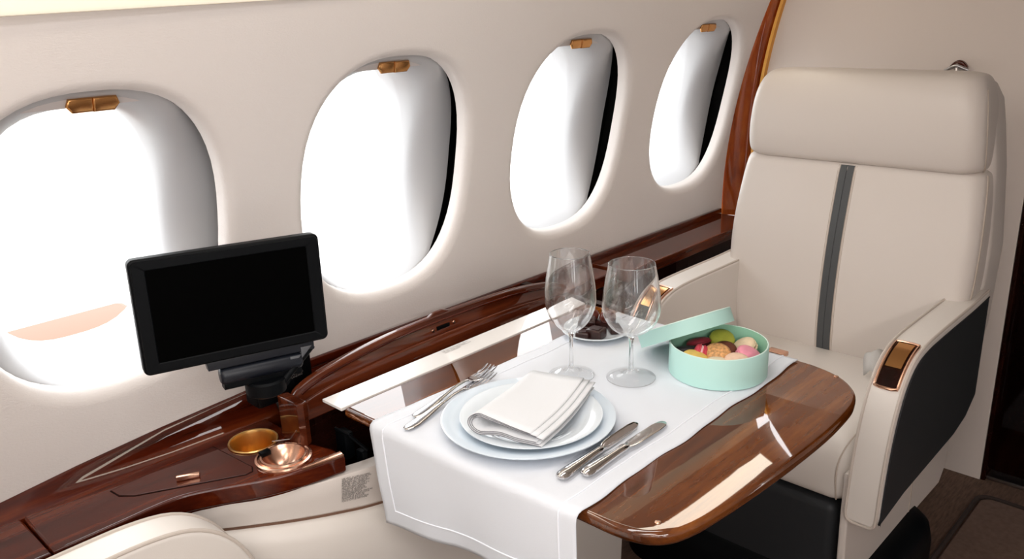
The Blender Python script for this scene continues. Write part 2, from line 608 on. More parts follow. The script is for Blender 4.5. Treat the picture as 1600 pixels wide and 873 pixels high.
lp = [(0.51, 0.0), (1.34, 0.0), (1.34, 0.66), (1.33, 0.9), (1.27, 1.1), (1.20, 1.3), (1.15, 1.42), (1.0, 1.6), (0.75, 1.78), (0.51, 1.86)]
plate(bm, lp, 0.0, 0.03, 0.0, F=YZ(2.38))
bulk = struct(obj('wall_front', bm, 'bulk', angle=30), 'cream bulkhead wall behind the seat')
bm = NB()
plate(bm, [(-0.22, 0), (-1.06, 0), (-1.06, 1.3), (-0.8, 1.7), (-0.22, 1.86)], 0.0, 0.03, F=YZ(2.38))
plate(bm, [(-0.22, 1.80), (0.51, 1.80), (0.51, 1.9), (-0.22, 1.9)], 0.0, 0.03, F=YZ(2.381))
obj('bulkhead_panel', bm, 'bulk', bulk)
# room beyond the doorway, its darkness put into the wood colour
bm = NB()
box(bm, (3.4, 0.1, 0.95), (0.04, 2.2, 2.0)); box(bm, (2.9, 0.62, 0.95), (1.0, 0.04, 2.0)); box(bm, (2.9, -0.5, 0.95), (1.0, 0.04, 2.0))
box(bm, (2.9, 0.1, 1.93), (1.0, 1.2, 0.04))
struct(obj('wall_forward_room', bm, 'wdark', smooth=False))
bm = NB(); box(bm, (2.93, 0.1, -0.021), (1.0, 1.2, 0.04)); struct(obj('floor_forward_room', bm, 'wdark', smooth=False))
bm = NB(); box(bm, (2.415, 0.145, 0.006), (0.045, 0.72, 0.012), 0.003); struct(obj('trim_4', bm, 'satin'), 'steel door threshold strip')
# doorway lining
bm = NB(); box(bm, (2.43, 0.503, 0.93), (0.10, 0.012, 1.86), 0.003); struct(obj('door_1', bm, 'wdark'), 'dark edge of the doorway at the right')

# wood edge trim between sidewall and bulkhead, with a gold strip
bm = NB(); bg_ = NB()
RW = []; RG = []
for i in range(25):
    z = lerp(0.66, 1.40, i / 24)
    yo = Yw(z) + 0.004
    yi = yo - interp([(0.66, 0.085), (0.95, 0.062), (1.10, 0.044), (1.30, 0.022), (1.40, 0.012)], z)
    RW.append([Vector((2.320, yo + 0.02, z)), Vector((2.322, yo, z)), Vector((2.332, lerp(yo, yi, 0.25), z)), Vector((2.345, lerp(yo, yi, 0.62), z)), Vector((2.366, yi + 0.012, z)), Vector((2.38, yi + 0.012, z)), Vector((2.38, yo + 0.02, z))])
    RG.append([Vector((2.366, yi + 0.013, z)), Vector((2.362, yi + 0.007, z)), Vector((2.366, yi, z)), Vector((2.382, yi - 0.002, z)), Vector((2.382, yi + 0.013, z))])
rings(bm, RW, True, True, True); rings(bg_, RG, True, True, True)
tr = struct(obj('trim_1', bm, 'wtrim', angle=60), 'glossy reddish wood edge panel between sidewall and bulkhead')
obj('gold_strip', bg_, 'brass', tr)

# outside: apron ground and a tan-painted ground unit below the first window
bm = NB(); box(bm, (0, 42, -1.65), (160, 80, 0.1)); struct(obj('ground', bm, 'apron'), 'pale concrete apron outside the windows')
t = thing('ground_unit', 'tan painted ground unit outside below the first window', 'vehicle', (1.0, 4.4, -1.6))
bm = NB(); box(bm, (1.0, 4.42, -0.80), (1.5, 0.9, 1.13), 0.05, 3); obj('body', bm, 'tan', t)
for sx in (-1, 1):
    for sy in (-1, 1):
        c = Vector((1.0 + sx * 0.5, 4.42 + sy * 0.36, -1.44)); bm = NB()
        lathe(bm, [(0.0, -0.06), (0.13, -0.06), (0.16, -0.03), (0.16, 0.03), (0.13, 0.06), (0, 0.06)], 24, Matrix.Translation(c) @ Matrix.Rotation(PI / 2, 4, 'X'))
        obj('wheel', bm, 'bplastic', t)

# ================================================================== SIDE CONSOLE
con = thing('side_console', 'glossy dark wood side console with cup holder and cream lower panel', 'console', (0.6, 1.2, 0.0))
edge = [(-0.9, 1.161), (0.24, 1.161), (0.355, 1.160), (0.42, 1.162), (0.455, 1.156), (0.50, 1.133), (0.544, 1.106), (0.58, 1.090), (0.62, 1.077), (0.685, 1.067)]
edge = [tuple(p) for p in smooth_path([(x, y) for x, y in edge], 2)]
eA = [p for p in edge if p[0] < 0.26]; eB = [p for p in edge if p[0] > 0.264]
eA.append((0.2615, 1.161)); eB.insert(0, (0.2635, 1.161))
CUP = (0.610, 1.226, 0.0405); ASH = (0.614, 1.137, 0.0445)
HATCH = [(0.380, 1.258), (0.383, 1.232), (0.400, 1.213), (0.545, 1.136), (0.558, 1.137), (0.565, 1.150), (0.556, 1.264), (0.47, 1.262)]
bm = NB(); plate(bm, eA + [(0.2615, 1.29), (-0.9, 1.29)], 0.588, 0.62, 0.005); obj('console_top', bm, 'wood', con)
bm = NB()
plate(bm, eB + [(0.685, 1.10), (0.672, 1.145), (0.672, 1.31), (0.2635, 1.29)], 0.588, 0.62, 0.005, holes=[circ(*CUP), circ(*ASH)])
obj('console_top', bm, 'wood', con)
# lid of the stowage compartment, a hair proud, with a dark joint round it
bm = NB(); plate(bm, HATCH, 0.6195, 0.6206); hat = obj('hatch_joint', bm, 'black', con)
bm = NB(); plate(bm, offset2(HATCH, -0.0016), 0.6195, 0.6214, 0.0006); hl = obj('hatch', bm, 'wood', con)
bm = NB()
Mx = frame((0.478, 1.196, 0.6255), (0.87, -0.50, 0), (0.50, 0.87, 0))
box(bm, (0, 0, 0), (0.036, 0.008, 0.008), 0.002, 2, Mx); obj('pull_tab', bm, 'copper', hl)
# sloping back strip from the console top up to the wall
bm = NB()
RR = []
for x, z in [(-0.9, 0.628), (-0.3, 0.628), (0.25, 0.634), (0.36, 0.646), (0.5, 0.657), (0.67, 0.666), (0.70, 0.668)]:
    y1 = 1.29
    RR.append([Vector((x, y1 - 0.006, 0.59)), Vector((x, y1 - 0.006, 0.619)), Vector((x, y1, 0.6215)), Vector((x, lerp(y1, 1.318, 0.5), lerp(0.6215, z, 0.5) - 0.001)), Vector((x, 1.318, z)), Vector((x, 1.324, z + 0.003)), Vector((x, 1.335, z)), Vector((x, 1.335, 0.59))])
rings(bm, RR, True, True, True); obj('back_strip', bm, 'wood', con)
# gold cup holder
bm = NB()
Tm = Matrix.Translation((CUP[0], CUP[1], 0))
lathe(bm, [(0.0405, 0.618), (0.0425, 0.6215), (0.0415, 0.6232), (0.0390, 0.6225), (0.0375, 0.617), (0.0370, 0.585), (0.0368, 0.562), (0.033, 0.556), (0.008, 0.556), (0.006, 0.559), (0, 0.559)], 48, Tm)
ch = obj('cup_holder', bm, 'cupgold', con); ch['label'] = 'polished gold cup holder recess'
# copper ashtray with stepped rings and a cone
bm = NB()
Tm = Matrix.Translation((ASH[0], ASH[1], 0))
lathe(bm, [(0.0440, 0.617), (0.0470, 0.6205), (0.0460, 0.6235), (0.0425, 0.6245), (0.0405, 0.6225), (0.0390, 0.6225), (0.0375, 0.6265), (0.0345, 0.6270), (0.0325, 0.6230), (0.0300, 0.618), (0.0180, 0.603), (0.003, 0.594), (0, 0.594)], 56, Tm)
at = obj('ashtray', bm, 'copper', con); at['label'] = 'round copper ashtray with stepped rim'
bm = NB(); box(bm, (ASH[0] - 0.018, ASH[1] + 0.027, 0.627), (0.018, 0.012, 0.009), 0.002); obj('hinge_tab', bm, 'bplastic', at)
# copper trim at the end of the console edge
bm = NB()
pts = [(0.612, 1.0795), (0.682, 1.064), (0.686, 1.078), (0.65, 1.084)]
plate(bm, pts, 0.6185, 0.6245, 0.002); obj('edge_trim', bm, 'copper', con)
# front wood band and cream panels, following the edge
pan = [(-0.9, 1.172), (0.24, 1.172), (0.384, 1.172), (0.446, 1.170), (0.543, 1.112), (0.62, 1.080), (0.68, 1.062), (0.74, 1.045), (0.82, 1.036), (1.0, 1.030), (1.37, 1.030)]
pan = [Vector((p.x, p.y)) for p in smooth_path(pan, 2)]
bm = NB()
ed = [Vector(p) for p in edge]
rings(bm, [[Vector((p.x, p.y + 0.004, 0.592)) for p in ed], [Vector((p.x, p.y + 0.008, 0.580)) for p in ed], [Vector((p.x, p.y + 0.06, 0.580)) for p in ed]], closed=False)
obj('front_band', bm, 'wood', con)
bm = NB()


def seamz(x): return interp([(-0.9, 0.545), (0.44, 0.545), (0.55, 0.533), (0.70, 0.512), (0.9, 0.495), (1.4, 0.49)], x)


R = []
for f, dy in ((0, 0.03), (0, 0.002), (0.06, 0.0), (0.5, 0.001), (0.94, 0.0), (1, 0.004), (1, 0.03)):
    R.append([Vector((p.x, p.y + dy, lerp(0.586, seamz(p.x) + 0.004, f))) for p in pan])
rings(bm, R, closed=False); up = obj('upper_panel', bm, 'leather', con)
bm = NB()
rings(bm, [[Vector((p.x, p.y + 0.004, seamz(p.x) + 0.005)) for p in pan], [Vector((p.x, p.y + 0.004, seamz(p.x) - 0.002)) for p in pan]], closed=False)
obj('joint_strip', bm, 'pin', con)
bm = NB()
R = []
for dz, dy in ((0.0, 0.02), (-0.001, 0.002), (-0.006, -0.008), (-0.03, -0.020), (-0.10, -0.028), (-0.30, -0.028), (-0.49, -0.02)):
    R.append([Vector((p.x, p.y + dy, max(0.002, seamz(p.x) + dz))) for p in pan])
rings(bm, R, closed=False)
R = [[Vector((1.37, 1.03 + dy, max(0.002, seamz(1.37) + dz))) for dz, dy in ((0.0, 0.02), (-0.006, -0.008), (-0.03, -0.020), (-0.10, -0.028), (-0.30, -0.028), (-0.49, -0.02))],
     [Vector((1.37, 1.30, max(0.002, seamz(1.37) + dz))) for dz, dy in ((0.0, 0.02), (-0.006, -0.008), (-0.03, -0.020), (-0.10, -0.028), (-0.30, -0.028), (-0.49, -0.02))]]
rings(bm, R, closed=False)
obj('lower_panel', bm, 'leather2', con)
# dark bay the table slides out of
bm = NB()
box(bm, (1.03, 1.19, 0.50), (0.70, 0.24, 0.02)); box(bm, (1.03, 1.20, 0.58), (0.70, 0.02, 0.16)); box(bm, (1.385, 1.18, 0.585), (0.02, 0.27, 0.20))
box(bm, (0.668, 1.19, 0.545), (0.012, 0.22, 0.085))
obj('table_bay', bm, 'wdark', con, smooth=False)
bm = NB(); box(bm, (0.73, 1.13, 0.60), (0.02, 0.03, 0.05), 0.004); box(bm, (0.735, 1.09, 0.585), (0.012, 0.02, 0.03), 0.003); tube(bm, [(0.72, 1.14, 0.63), (0.72, 1.1, 0.63), (0.74, 1.08, 0.6)], 0.003)
obj('slide_bracket', bm, 'bplastic', con)
# wood post at the bay corner
bm = NB()
plate(bm, [(0.652, 1.142), (0.662, 1.138), (0.672, 1.142), (0.672, 1.200), (0.652, 1.200)], 0.62, 0.700, 0.003); obj('corner_post', bm, 'wood2', con)
bm = NB(); tube(bm, [(0.628, 1.195, 0.6235), (0.660, 1.172, 0.6235)], 0.0012, 6); obj('metal_edge', bm, 'chrome', con)
# ledge along the wall beyond the monitor
bm = NB()
box(bm, (1.16, 1.271, 0.655), (0.92, 0.107, 0.03), 0.004); obj('ledge_board', bm, 'wood', con)
bm = NB(); box(bm, (1.97, 1.257, 0.655), (0.66, 0.135, 0.03), 0.004); obj('ledge_board', bm, 'wood2', con)
bm = NB(); box(bm, (1.50, 1.316, 0.678), (1.60, 0.012, 0.018), 0.003); obj('ledge_back_rail', bm, 'wood', con)
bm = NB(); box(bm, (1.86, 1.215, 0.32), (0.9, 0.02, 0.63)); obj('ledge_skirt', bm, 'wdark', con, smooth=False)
# folded-up bay cover, bow shaped
LZ = 0.65
TOPC = [(0.672, 0.690), (0.690, 0.704), (0.747, 0.7185), (0.884, 0.7335), (1.0, 0.7365), (1.109, 0.7360), (1.233, 0.7330), (1.354, 0.7185), (1.40, 0.700)]


def lid_pt(x, h, t):  # h above the leaf's foot, t is depth towards the wall; leaf leans back a little
    return Vector((x, 1.178 + t + h * 0.22, LZ + h))


bm = NB()
pts = [(x, z - LZ) for x, z in [tuple(p) for p in smooth_path(TOPC, 2)]]
ol = [(1.40, 0.002), (0.672, 0.002)] + pts
plate(bm, ol, 0.0, 0.016, 0.004, F=lambda x, h, t: lid_pt(x, h, t)); lidp = obj('bay_cover', bm, 'wood2', con)
bm = NB()
ol2 = [(1.39, -0.002), (0.682, -0.002)] + [(x, max(0.006, h * 0.66 - 0.004)) for x, h in pts if 0.685 < x < 1.385]
plate(bm, ol2, -0.010, -0.001, 0.003, F=lambda x, h, t: lid_pt(x, h, t)); obj('lower_leaf', bm, 'wood2', lidp)
bm = NB()
tube(bm, [lid_pt(x, h - 0.010, -0.0015) for x, h in pts if 0.69 < x < 1.38], 0.0022, 8); obj('groove_moulding', bm, 'wood', lidp)
for px, ph in ((0.996, 0.062), (1.052, 0.064)):
    bm = NB(); c = lid_pt(px, ph, 0)
    lathe(bm, [(0, -0.0035), (0.003, -0.0035), (0.0042, -0.0015), (0.0042, 0.002)], 16, Matrix.Translation(c) @ Matrix.Rotation(-PI / 2, 4, 'X'))
    obj('pin', bm, 'copper', lidp)
bm = NB(); c = lid_pt(1.024, 0.063, -0.0006); box(bm, (0, 0, 0), (0.034, 0.002, 0.008), 0.0008, 2, Matrix.Translation(c)); obj('finger_slot', bm, 'black', lidp)
bm = NB()
plate(bm, [(0.985, 0.076), (1.062, 0.076), (1.055, 0.086), (1.035, 0.0925), (1.012, 0.0920), (0.992, 0.084)], 0.004, 0.014, 0.003, F=lambda x, h, t: lid_pt(x, h, t)); obj('finger_pull', bm, 'wood2', lidp)
# placard on the cream side panel
i0 = min(range(len(pan)), key=lambda i: abs(pan[i].x - 0.665)); d = (pan[i0 + 1] - pan[i0 - 1]).normalized()
d3 = Vector((d.x, d.y, -0.05)).normalized()
o3 = Vector((0.586, 0, 0.5835))
i1 = min(range(len(pan)), key=lambda i: abs(pan[i].x - 0.630)); 
PL = ['LIFE VEST: CLOSED ALLOWED', 'SEAT HAND BELT MUST BE ON', 'WHEN SEAT IS IN POSITION', 'BERTHING BELT FACING A', 'SEAT BELT AND UNDER SEAT', 'MUST BE USED FOR TAXI,', 'TAKEOFF, CLOSING FOR T.O.', 'BELT FASTENED LANDING', 'UNDER SEAT CUSHION', 'LE GILET DE SAUVETAGE', 'UTILISER LA CEINTURE DE', 'SIEGE EST EQUIPE DE', 'CHANGEMENT DE LA CEINTURE', 'DANS AVANT A DECOLLAGE', 'BOUCLER LA CEINTURE', 'PENDANT LE ROULAGE', 'DECOLLAGE SE PLACE SIEGE', 'PLACE SOUS LE PERSONNE']
q0 = pan[min(range(len(pan)), key=lambda i: abs(pan[i].x - 0.672))]; q1 = pan[min(range(len(pan)), key=lambda i: abs(pan[i].x - 0.730))]
d2 = (q1 - q0).normalized(); nn = Vector((d2.y, -d2.x))
if nn.y > 0: nn = -nn
Mt = frame((q0.x + nn.x * 0.0018, q0.y + nn.y * 0.0018, 0.5805), (d2.x, d2.y, -0.10), (0.10 * d2.x, 0.10 * d2.y, 1))
text('placard_text', PL, 0.0037, 'ink', Mt, con, 0.66)

# ================================================================== TABLE
tab = thing('folding_table', 'glossy brown walnut fold-out table under the white runner', 'table', (1.0, 0.80, 0.62))
TO = [(0.699, 1.072), (0.7005, 0.99), (0.711, 0.79), (0.722, 0.592), (0.722, 0.545), (0.729, 0.510), (0.745, 0.486), (0.770, 0.471), (0.823, 0.460), (0.955, 0.448), (1.102, 0.442), (1.190, 0.446),
      (1.235, 0.452), (1.275, 0.468), (1.310, 0.502), (1.328, 0.545), (1.334, 0.60), (1.335, 0.80), (1.335, 1.072)]


def dens(P, it=1):
    Q = []
    for i in range(len(P)):
        Q.append(P[i]); Q.append(tuple((Vector(P[i]) + Vector(P[(i + 1) % len(P)])) / 2))
    return Q


TOs = [TO[0]] + [tuple(p) for p in smooth_path(TO[1:-1], 2)] + [TO[-1]]
bm = NB(); plate(bm, TOs, 0.679, 0.70, 0.007, rb=0.009, seg=5); tt = obj('tabletop', bm, 'wtable', tab, angle=35)
bm = NB(); plate(bm, [(0.693, 1.0735), (1.335, 1.0735), (1.345, 1.127), (0.693, 1.127)], 0.694, 0.7004, 0.0015); hp = obj('hinge_panel', bm, 'leather2', tab); hp['label'] = 'cream hinge strip along the lid with tiny printed notice'
MAT['hingew'] = mat('ivory_laminate', (240, 236, 232), 0.25, coat=1.0)
hp.data.materials[0] = MAT['hingew']
for px, py in ((0.762, 0.504), (1.306, 0.515)):
    bm = NB(); lathe(bm, [(0.0042, 0.6995), (0.0042, 0.7006), (0.0034, 0.7012), (0, 0.7012)], 20, Matrix.Translation((px, py, 0))); obj('rim_stud', bm, 'copper', tab)
bm = NB()
box(bm, (1.02, 1.02, 0.667), (0.50, 0.10, 0.022), 0.003); box(bm, (1.02, 0.85, 0.668), (0.05, 0.35, 0.020), 0.003); box(bm, (1.02, 1.10, 0.60), (0.46, 0.03, 0.14), 0.003)
obj('support_arm', bm, 'bplastic', tab)
Mt = frame((0.968, 1.124, 0.7008), (1, 0, 0), (0, 1, 0))
text('notice_text', ['CAUTION: DO NOT LEAN', 'OR SIT ON THE TABLE', 'STOW FOR TAXI, TAKEOFF', 'AND LANDING'], 0.0058, 'inkw', Matrix.Translation((-0.015, -0.006, 0)) @ Mt, hp, 0.62)

# ================================================================== RUNNER
L1 = 0.606
RA = 0.011
DR = 0.165


def wr_h(x, y):
    a = 0.0011 * math.sin(9 * x + 14 * y) + 0.0008 * math.sin(23 * x - 17 * y + 1.0) + 0.0007 * math.sin(41 * y + 7 * x)
    # two soft press folds running lengthwise
    for yy, h in ((0.688, 0.0016), (0.84, 0.0013)): a += h * math.exp(-((y - yy - 0.012 * (x - 1)) / 0.006) ** 2)
    return 0.0022 + a * 0.55


def runner(u, v, lift=0.0):
    y = lerp(0.590, 0.990, v)
    y += (0.0022 * math.sin(21 * u + 1.0) + 0.0010 * math.sin(47 * u)) * (1 if v < 0.5 else -1) * abs(2 * v - 1) ** 3
    hemz = lerp(0.047, 0.0, v)  # hanging end is a little shorter on the aisle side
    tot = L1 + RA * PI / 2 + DR - hemz
    s = u * tot
    xe = lerp(0.7205, 0.7015, v) - 0.002
    if s < L1:
        x = lerp(1.324, xe, s / L1)
        return Vector((x, y, 0.7 + wr_h(x, y) + lift))
    s -= L1
    h0 = wr_h(xe, y)
    if s < RA * PI / 2:
        a = s / RA
        return Vector((xe - (RA + lift) * math.sin(a), y, 0.7 + h0 - RA + (RA + lift) * math.cos(a)))
    s -= RA * PI / 2
    t = s / DR
    sw = 0.009 * math.sin(17 * y + 0.6) * t + 0.004 * math.sin(41 * y) * t * t - 0.010 * t * (1 - v) + 0.012 * t * t
    yy = y + (-0.014 * t if v > 0.5 else -0.012 * t) + 0.0
    return Vector((xe - RA - lift + sw * 0.8, yy, 0.7 + h0 - RA - s))


bm = NB(); grid(bm, runner, 110, 56)
run = tag(obj('table_runner', bm, 'cloth', angle=180, origin=(1.0, 0.79, 0.70)), 'white linen runner draped over the table and its near end', 'tablecloth')
solidify(run, 0.0012, 0)
bm = NB()
c0, c1 = 0.072, 0.928
path = [(u / 60 * 0.962, c0) for u in range(61)] + [(0.962, lerp(c0, c1, k / 20)) for k in range(1, 20)] + [((1 - k / 60) * 0.962, c1) for k in range(61)]
tube(bm, [runner(u, v, 0.0010) for u, v in path], 0.0011, 6)
obj('hem_stitch', bm, 'hem', run)

# ================================================================== CROCKERY
bm = NB()
lathe(bm, [(0, 0.0), (0.080, 0.0), (0.084, 0.0015), (0.100, 0.0048), (0.131, 0.0125), (0.1335, 0.0135), (0.1338, 0.0150), (0.1315, 0.0158), (0.102, 0.0085), (0.090, 0.0050), (0.083, 0.0042), (0, 0.0042)], 96)
ch = tag(obj('charger_plate', bm, 'china2', local=True, origin=(0.845, 0.798, 0.7046)), 'large pale blue-white charger plate lying on the runner', 'plate')
bm = NB()
lathe(bm, [(0, 0.0), (0.058, 0.0), (0.062, 0.0015), (0.076, 0.0070), (0.106, 0.0150), (0.1085, 0.0162), (0.1086, 0.0178), (0.1060, 0.0182), (0.078, 0.0115), (0.066, 0.0062), (0.060, 0.0042), (0, 0.0042)], 96)
sp = tag(obj('dinner_plate', bm, 'china', local=True, origin=(0.842, 0.789, 0.7090)), 'white dinner plate on the charger, holding the folded napkin', 'plate')
# napkin: nested folded layers
N0 = Vector((0.747, 0.796, 0.7285)); e1 = Vector((0.947, 0.321, 0)).normalized(); e2 = Vector((0.321, -0.947, 0)).normalized()


def nap_layer(k, n=3):
    g = 0.0026
    def cs(q, w):
        # q runs from the end of the lower leg, round the fold, to the end of the upper leg; w is along the fold
        hh = lerp(0.034, 0.019, w) - 0.0
        r0 = hh / 2; r = r0 - g * k
        right_lo = 0.094 - 0.004 * k; right_up = 0.078 + 0.009 * k
        la, lb = right_lo, PI * r; lc = right_up
        tot = la + lb + lc; s = q * tot
        if s < la:
            y = right_lo - s; h = g * k + 0.004 * math.exp(-((y - 0.03) / 0.02) ** 2)
        elif s < la + lb:
            a = (s - la) / r; y = -1.05 * r * math.sin(a) * (1 + 0.25 * math.sin(a)); h = r0 - r * math.cos(a)
        else:
            y = s - la - lb + r0 * 0; h = hh - g * k
            y2 = y
            f = min(1, y2 / (right_up + 1e-6))
            h = lerp(hh - g * k, 0.0125 + 0.0020 - g * k * 1.0 + 0.002 * (1 - w), f ** 0.8)
        if s < la + lb and s >= la: pass
        return y, max(h, g * k * 0.5)
    def f(u, v):
        w = v
        y, h = cs(u, w)
        x = lerp(-0.004, 0.190, w) + 0.010 * (y / 0.1) * (w - 0.3) + 0.0006 * math.sin(9 * y / 0.1)
        y += 0.004 * math.sin(3.2 * w) + 0.006 * w * min(1, max(0, y / 0.09)) + 0.004 * w * (1 - w)
        return N0 + e1 * x + e2 * y + Vector((0, 0, h + 0.0012 * math.sin(5 * w + 30 * y)))
    return f


nap = thing('napkin', 'folded white linen napkin on the dinner plate', 'napkin', tuple(N0))
for k in range(3):
    bm = NB(); grid(bm, nap_layer(k), 60, 12)
    solidify(obj('cloth_layer', bm, 'napkin', nap, angle=180), 0.0013, 0)
    bm = NB(); F = nap_layer(k)
    tube(bm, [F(u / 50, 0.0) - e1 * 0.0004 for u in range(51)], 0.00055, 5)
    obj('edge_thread', bm, 'napedge', nap)

# ================================================================== CUTLERY (local x along the length, handle end at 0)


def secloft(bm, S, n=14, p=2.0):
    R = []
    for x, hw, hh, zc in S:
        q = []
        for k in range(n):
            a = 2 * PI * k / n; c, s = math.cos(a), math.sin(a)
            q.append(Vector((x, hw * math.copysign(abs(c) ** (2 / p), c), zc + hh * math.copysign(abs(s) ** (2 / p), s))))
        R.append(q)
    rings(bm, R, True, True, True)


def make_fork(L, label):
    t = thing('fork', label, 'fork', group='forks left of the plate')
    k = L / 0.21
    bm = NB()
    secloft(bm, [(0, 0.002, 0.001, 0.003), (0.002, 0.0065, 0.0018, 0.003), (0.010, 0.0092, 0.0022, 0.003), (0.022, 0.0098, 0.0022, 0.0032), (0.045, 0.0075, 0.0021, 0.005), (0.080, 0.0042, 0.0020, 0.009), (0.110, 0.0030, 0.0021, 0.0115), (0.130 * 1, 0.0033, 0.0021, 0.0115), (0.138, 0.0048, 0.0018, 0.0100)])
    for v in bm.verts: v.co.x *= k
    obj('handle', bm, 'chrome', t, local=True)
    bm = NB()
    S = [(0.137, 0.0045, 0.0016, 0.0102), (0.144, 0.0095, 0.0013, 0.0075), (0.152, 0.0122, 0.0012, 0.0055), (0.160, 0.0126, 0.0011, 0.0045), (0.164, 0.0126, 0.0010, 0.0043)]
    secloft(bm, S, 14, 3)
    for v in bm.verts: v.co.x *= k
    obj('head', bm, 'chrome', t, local=True)
    for j in range(4):
        y = -0.0105 + 0.007 * j
        bm = NB()
        R = []
        for x, hw, z in ((0.162, 0.0021, 0.0043), (0.175, 0.0017, 0.0042), (0.190, 0.0015, 0.0055), (0.203, 0.0012, 0.0082), (0.210, 0.0006, 0.0105)):
            R.append([Vector((x * k, y + hw, z + 0.0008)), Vector((x * k, y - hw, z + 0.0008)), Vector((x * k, y - hw, z - 0.0008)), Vector((x * k, y + hw, z - 0.0008))])
        rings(bm, R, True, True, True)
        obj('tine', bm, 'chrome', t, local=True, smooth=False)
    return t


ZC = 0.7045
fk = make_fork(0.225, 'larger silver fork nearer the plate, handle towards the runner corner')
fk.location = (0.706, 0.925, ZC); fk.rotation_euler = (0, 0, math.atan2(0.034, 0.222))
fk2 = make_fork(0.212, 'smaller silver fork farther from the plate, lying along the larger one')
fk2.location = (0.741, 0.946, ZC); fk2.rotation_euler = (0, 0, math.atan2(0.034, 0.21))


def make_knife(L, label, edge_up):
    t = thing('knife', label, 'knife', group='knives right of the plate')
    bm = NB()
    secloft(bm, [(0, 0.003, 0.002, 0.0062), (0.002, 0.0075, 0.0042, 0.0062), (0.008, 0.0098, 0.0058, 0.0062), (0.020, 0.0098, 0.0060, 0.0062), (0.050, 0.0078, 0.0052, 0.006), (0.080, 0.0066, 0.0048, 0.006), (0.093, 0.0072, 0.0048, 0.006), (0.098, 0.0058, 0.0040, 0.006), (0.101, 0.0050, 0.003, 0.006)])
    obj('handle', bm, 'chrome', t, local=True)
    bm = NB()
    B = L
    S = [(0.100, 0.0045, 0.0016, 0.0055), (0.104, 0.0070, 0.0014, 0.0052), (0.112, 0.0088, 0.0013, 0.005), (B * 0.72, 0.0095, 0.0012, 0.0045), (B * 0.88, 0.0096, 0.0010, 0.004), (B * 0.96, 0.0078, 0.0009, 0.0036), (B * 0.99, 0.0045, 0.0008, 0.0034), (B, 0.0015, 0.0006, 0.0033)]
    secloft(bm, S, 12, 4)
    if edge_up:
        for v in bm.verts:
            y, z = v.co.y, v.co.z - 0.005
            v.co.y = z * 1.3 + y * 0.35; v.co.z = 0.006 + y * 0.72
    obj('blade', bm, 'chrome', t, local=True)
    return t


k1 = make_knife(0.192, 'silver butter knife nearest the plate, blade tilted on edge', True)
k1.location = (0.749, 0.654, ZC); k1.rotation_euler = (0, 0, math.atan2(0.010, 0.19))
k2 = make_knife(0.200, 'silver dinner knife beside the runner hem, blade flat', False)
k2.location = (0.776, 0.634, ZC); k2.rotation_euler = (0, 0, math.atan2(0.003, 0.197))

# ================================================================== WINE GLASSES


def wineglass(name, label, loc, prof_out, stem_r, foot_r, H):
    bm = NB()
    th = 0.0011
    # outer from foot edge up to rim, then inner back down
    z0 = prof_out[0][1]
    out = [(0.0, 0.0), (foot_r * 0.9, 0.0), (foot_r, 0.0008), (foot_r, 0.0018), (foot_r * 0.7, 0.0030), (0.016, 0.0050), (0.0080, 0.0095), (stem_r * 1.1, 0.020), (stem_r, 0.045), (stem_r, z0 - 0.014), (stem_r * 1.35, z0 - 0.005)] + prof_out
    inner = [(max(0.0, r - th), z + (0.003 if i == 0 else 0.0)) for i, (r, z) in enumerate(prof_out)]
    inner = [(r, z) for r, z in inner]
    prof = out + [(prof_out[-1][0] - th * 0.5, prof_out[-1][1] + 0.0006)] + list(reversed(inner)) + [(0, inner[0][1])]
    lathe(bm, prof, 64)
    bmesh.ops.recalc_face_normals(bm, faces=bm.faces)
    for f in bm.faces:
        if max(v.co.z for v in f.verts) < 0.012: f.material_index = 1
    return tag(obj(name, bm, 'glass', local=True, origin=loc, angle=180, mats=['glass', 'gfoot']), label, 'wine glass', 'wine glasses behind the plate')


def sm(P): return [tuple(p) for p in smooth_path(P, 2)]


wineglass('wine_glass', 'slimmer tall wine glass on the window side, empty', (1.022, 0.859, 0.7042),
          sm([(0.006, 0.082), (0.020, 0.088), (0.033, 0.102), (0.0430, 0.126), (0.0435, 0.150), (0.040, 0.180), (0.0360, 0.204), (0.0335, 0.219)]), 0.0034, 0.040, 0.225)
wineglass('wine_glass', 'wider wine glass beside the mint box, empty', (1.078, 0.774, 0.7042),
          sm([(0.006, 0.078), (0.022, 0.083), (0.040, 0.098), (0.0490, 0.120), (0.0480, 0.146), (0.0440, 0.175), (0.0400, 0.194), (0.0385, 0.204)]), 0.0036, 0.042, 0.211)

# ================================================================== CHOCOLATES
bm = NB()
lathe(bm, [(0, 0.0), (0.042, 0.0), (0.046, 0.001), (0.066, 0.0085), (0.0685, 0.0100), (0.0682, 0.0114), (0.066, 0.0116), (0.047, 0.0042), (0.043, 0.0034), (0, 0.0034)], 64)
tag(obj('side_plate', bm, 'china', local=True, origin=(1.205, 0.948, 0.7040)), 'small white plate of chocolates behind the glasses', 'plate')


def chocolate(label, loc, rz, s=(0.026, 0.026, 0.014), tilt=(0, 0)):
    bm = NB()
    box(bm, (0, 0, s[2] / 2), s, 0.003, 3)
    box(bm, (0, 0, s[2] + 0.0006), (s[0] * 0.62, s[1] * 0.62, 0.0014), 0.0006, 1)
    o = tag(obj('chocolate', bm, 'choc', local=True, origin=loc), label, 'chocolate', 'chocolates on the small plate')
    o.rotation_euler = (tilt[0], tilt[1], rz)
    return o


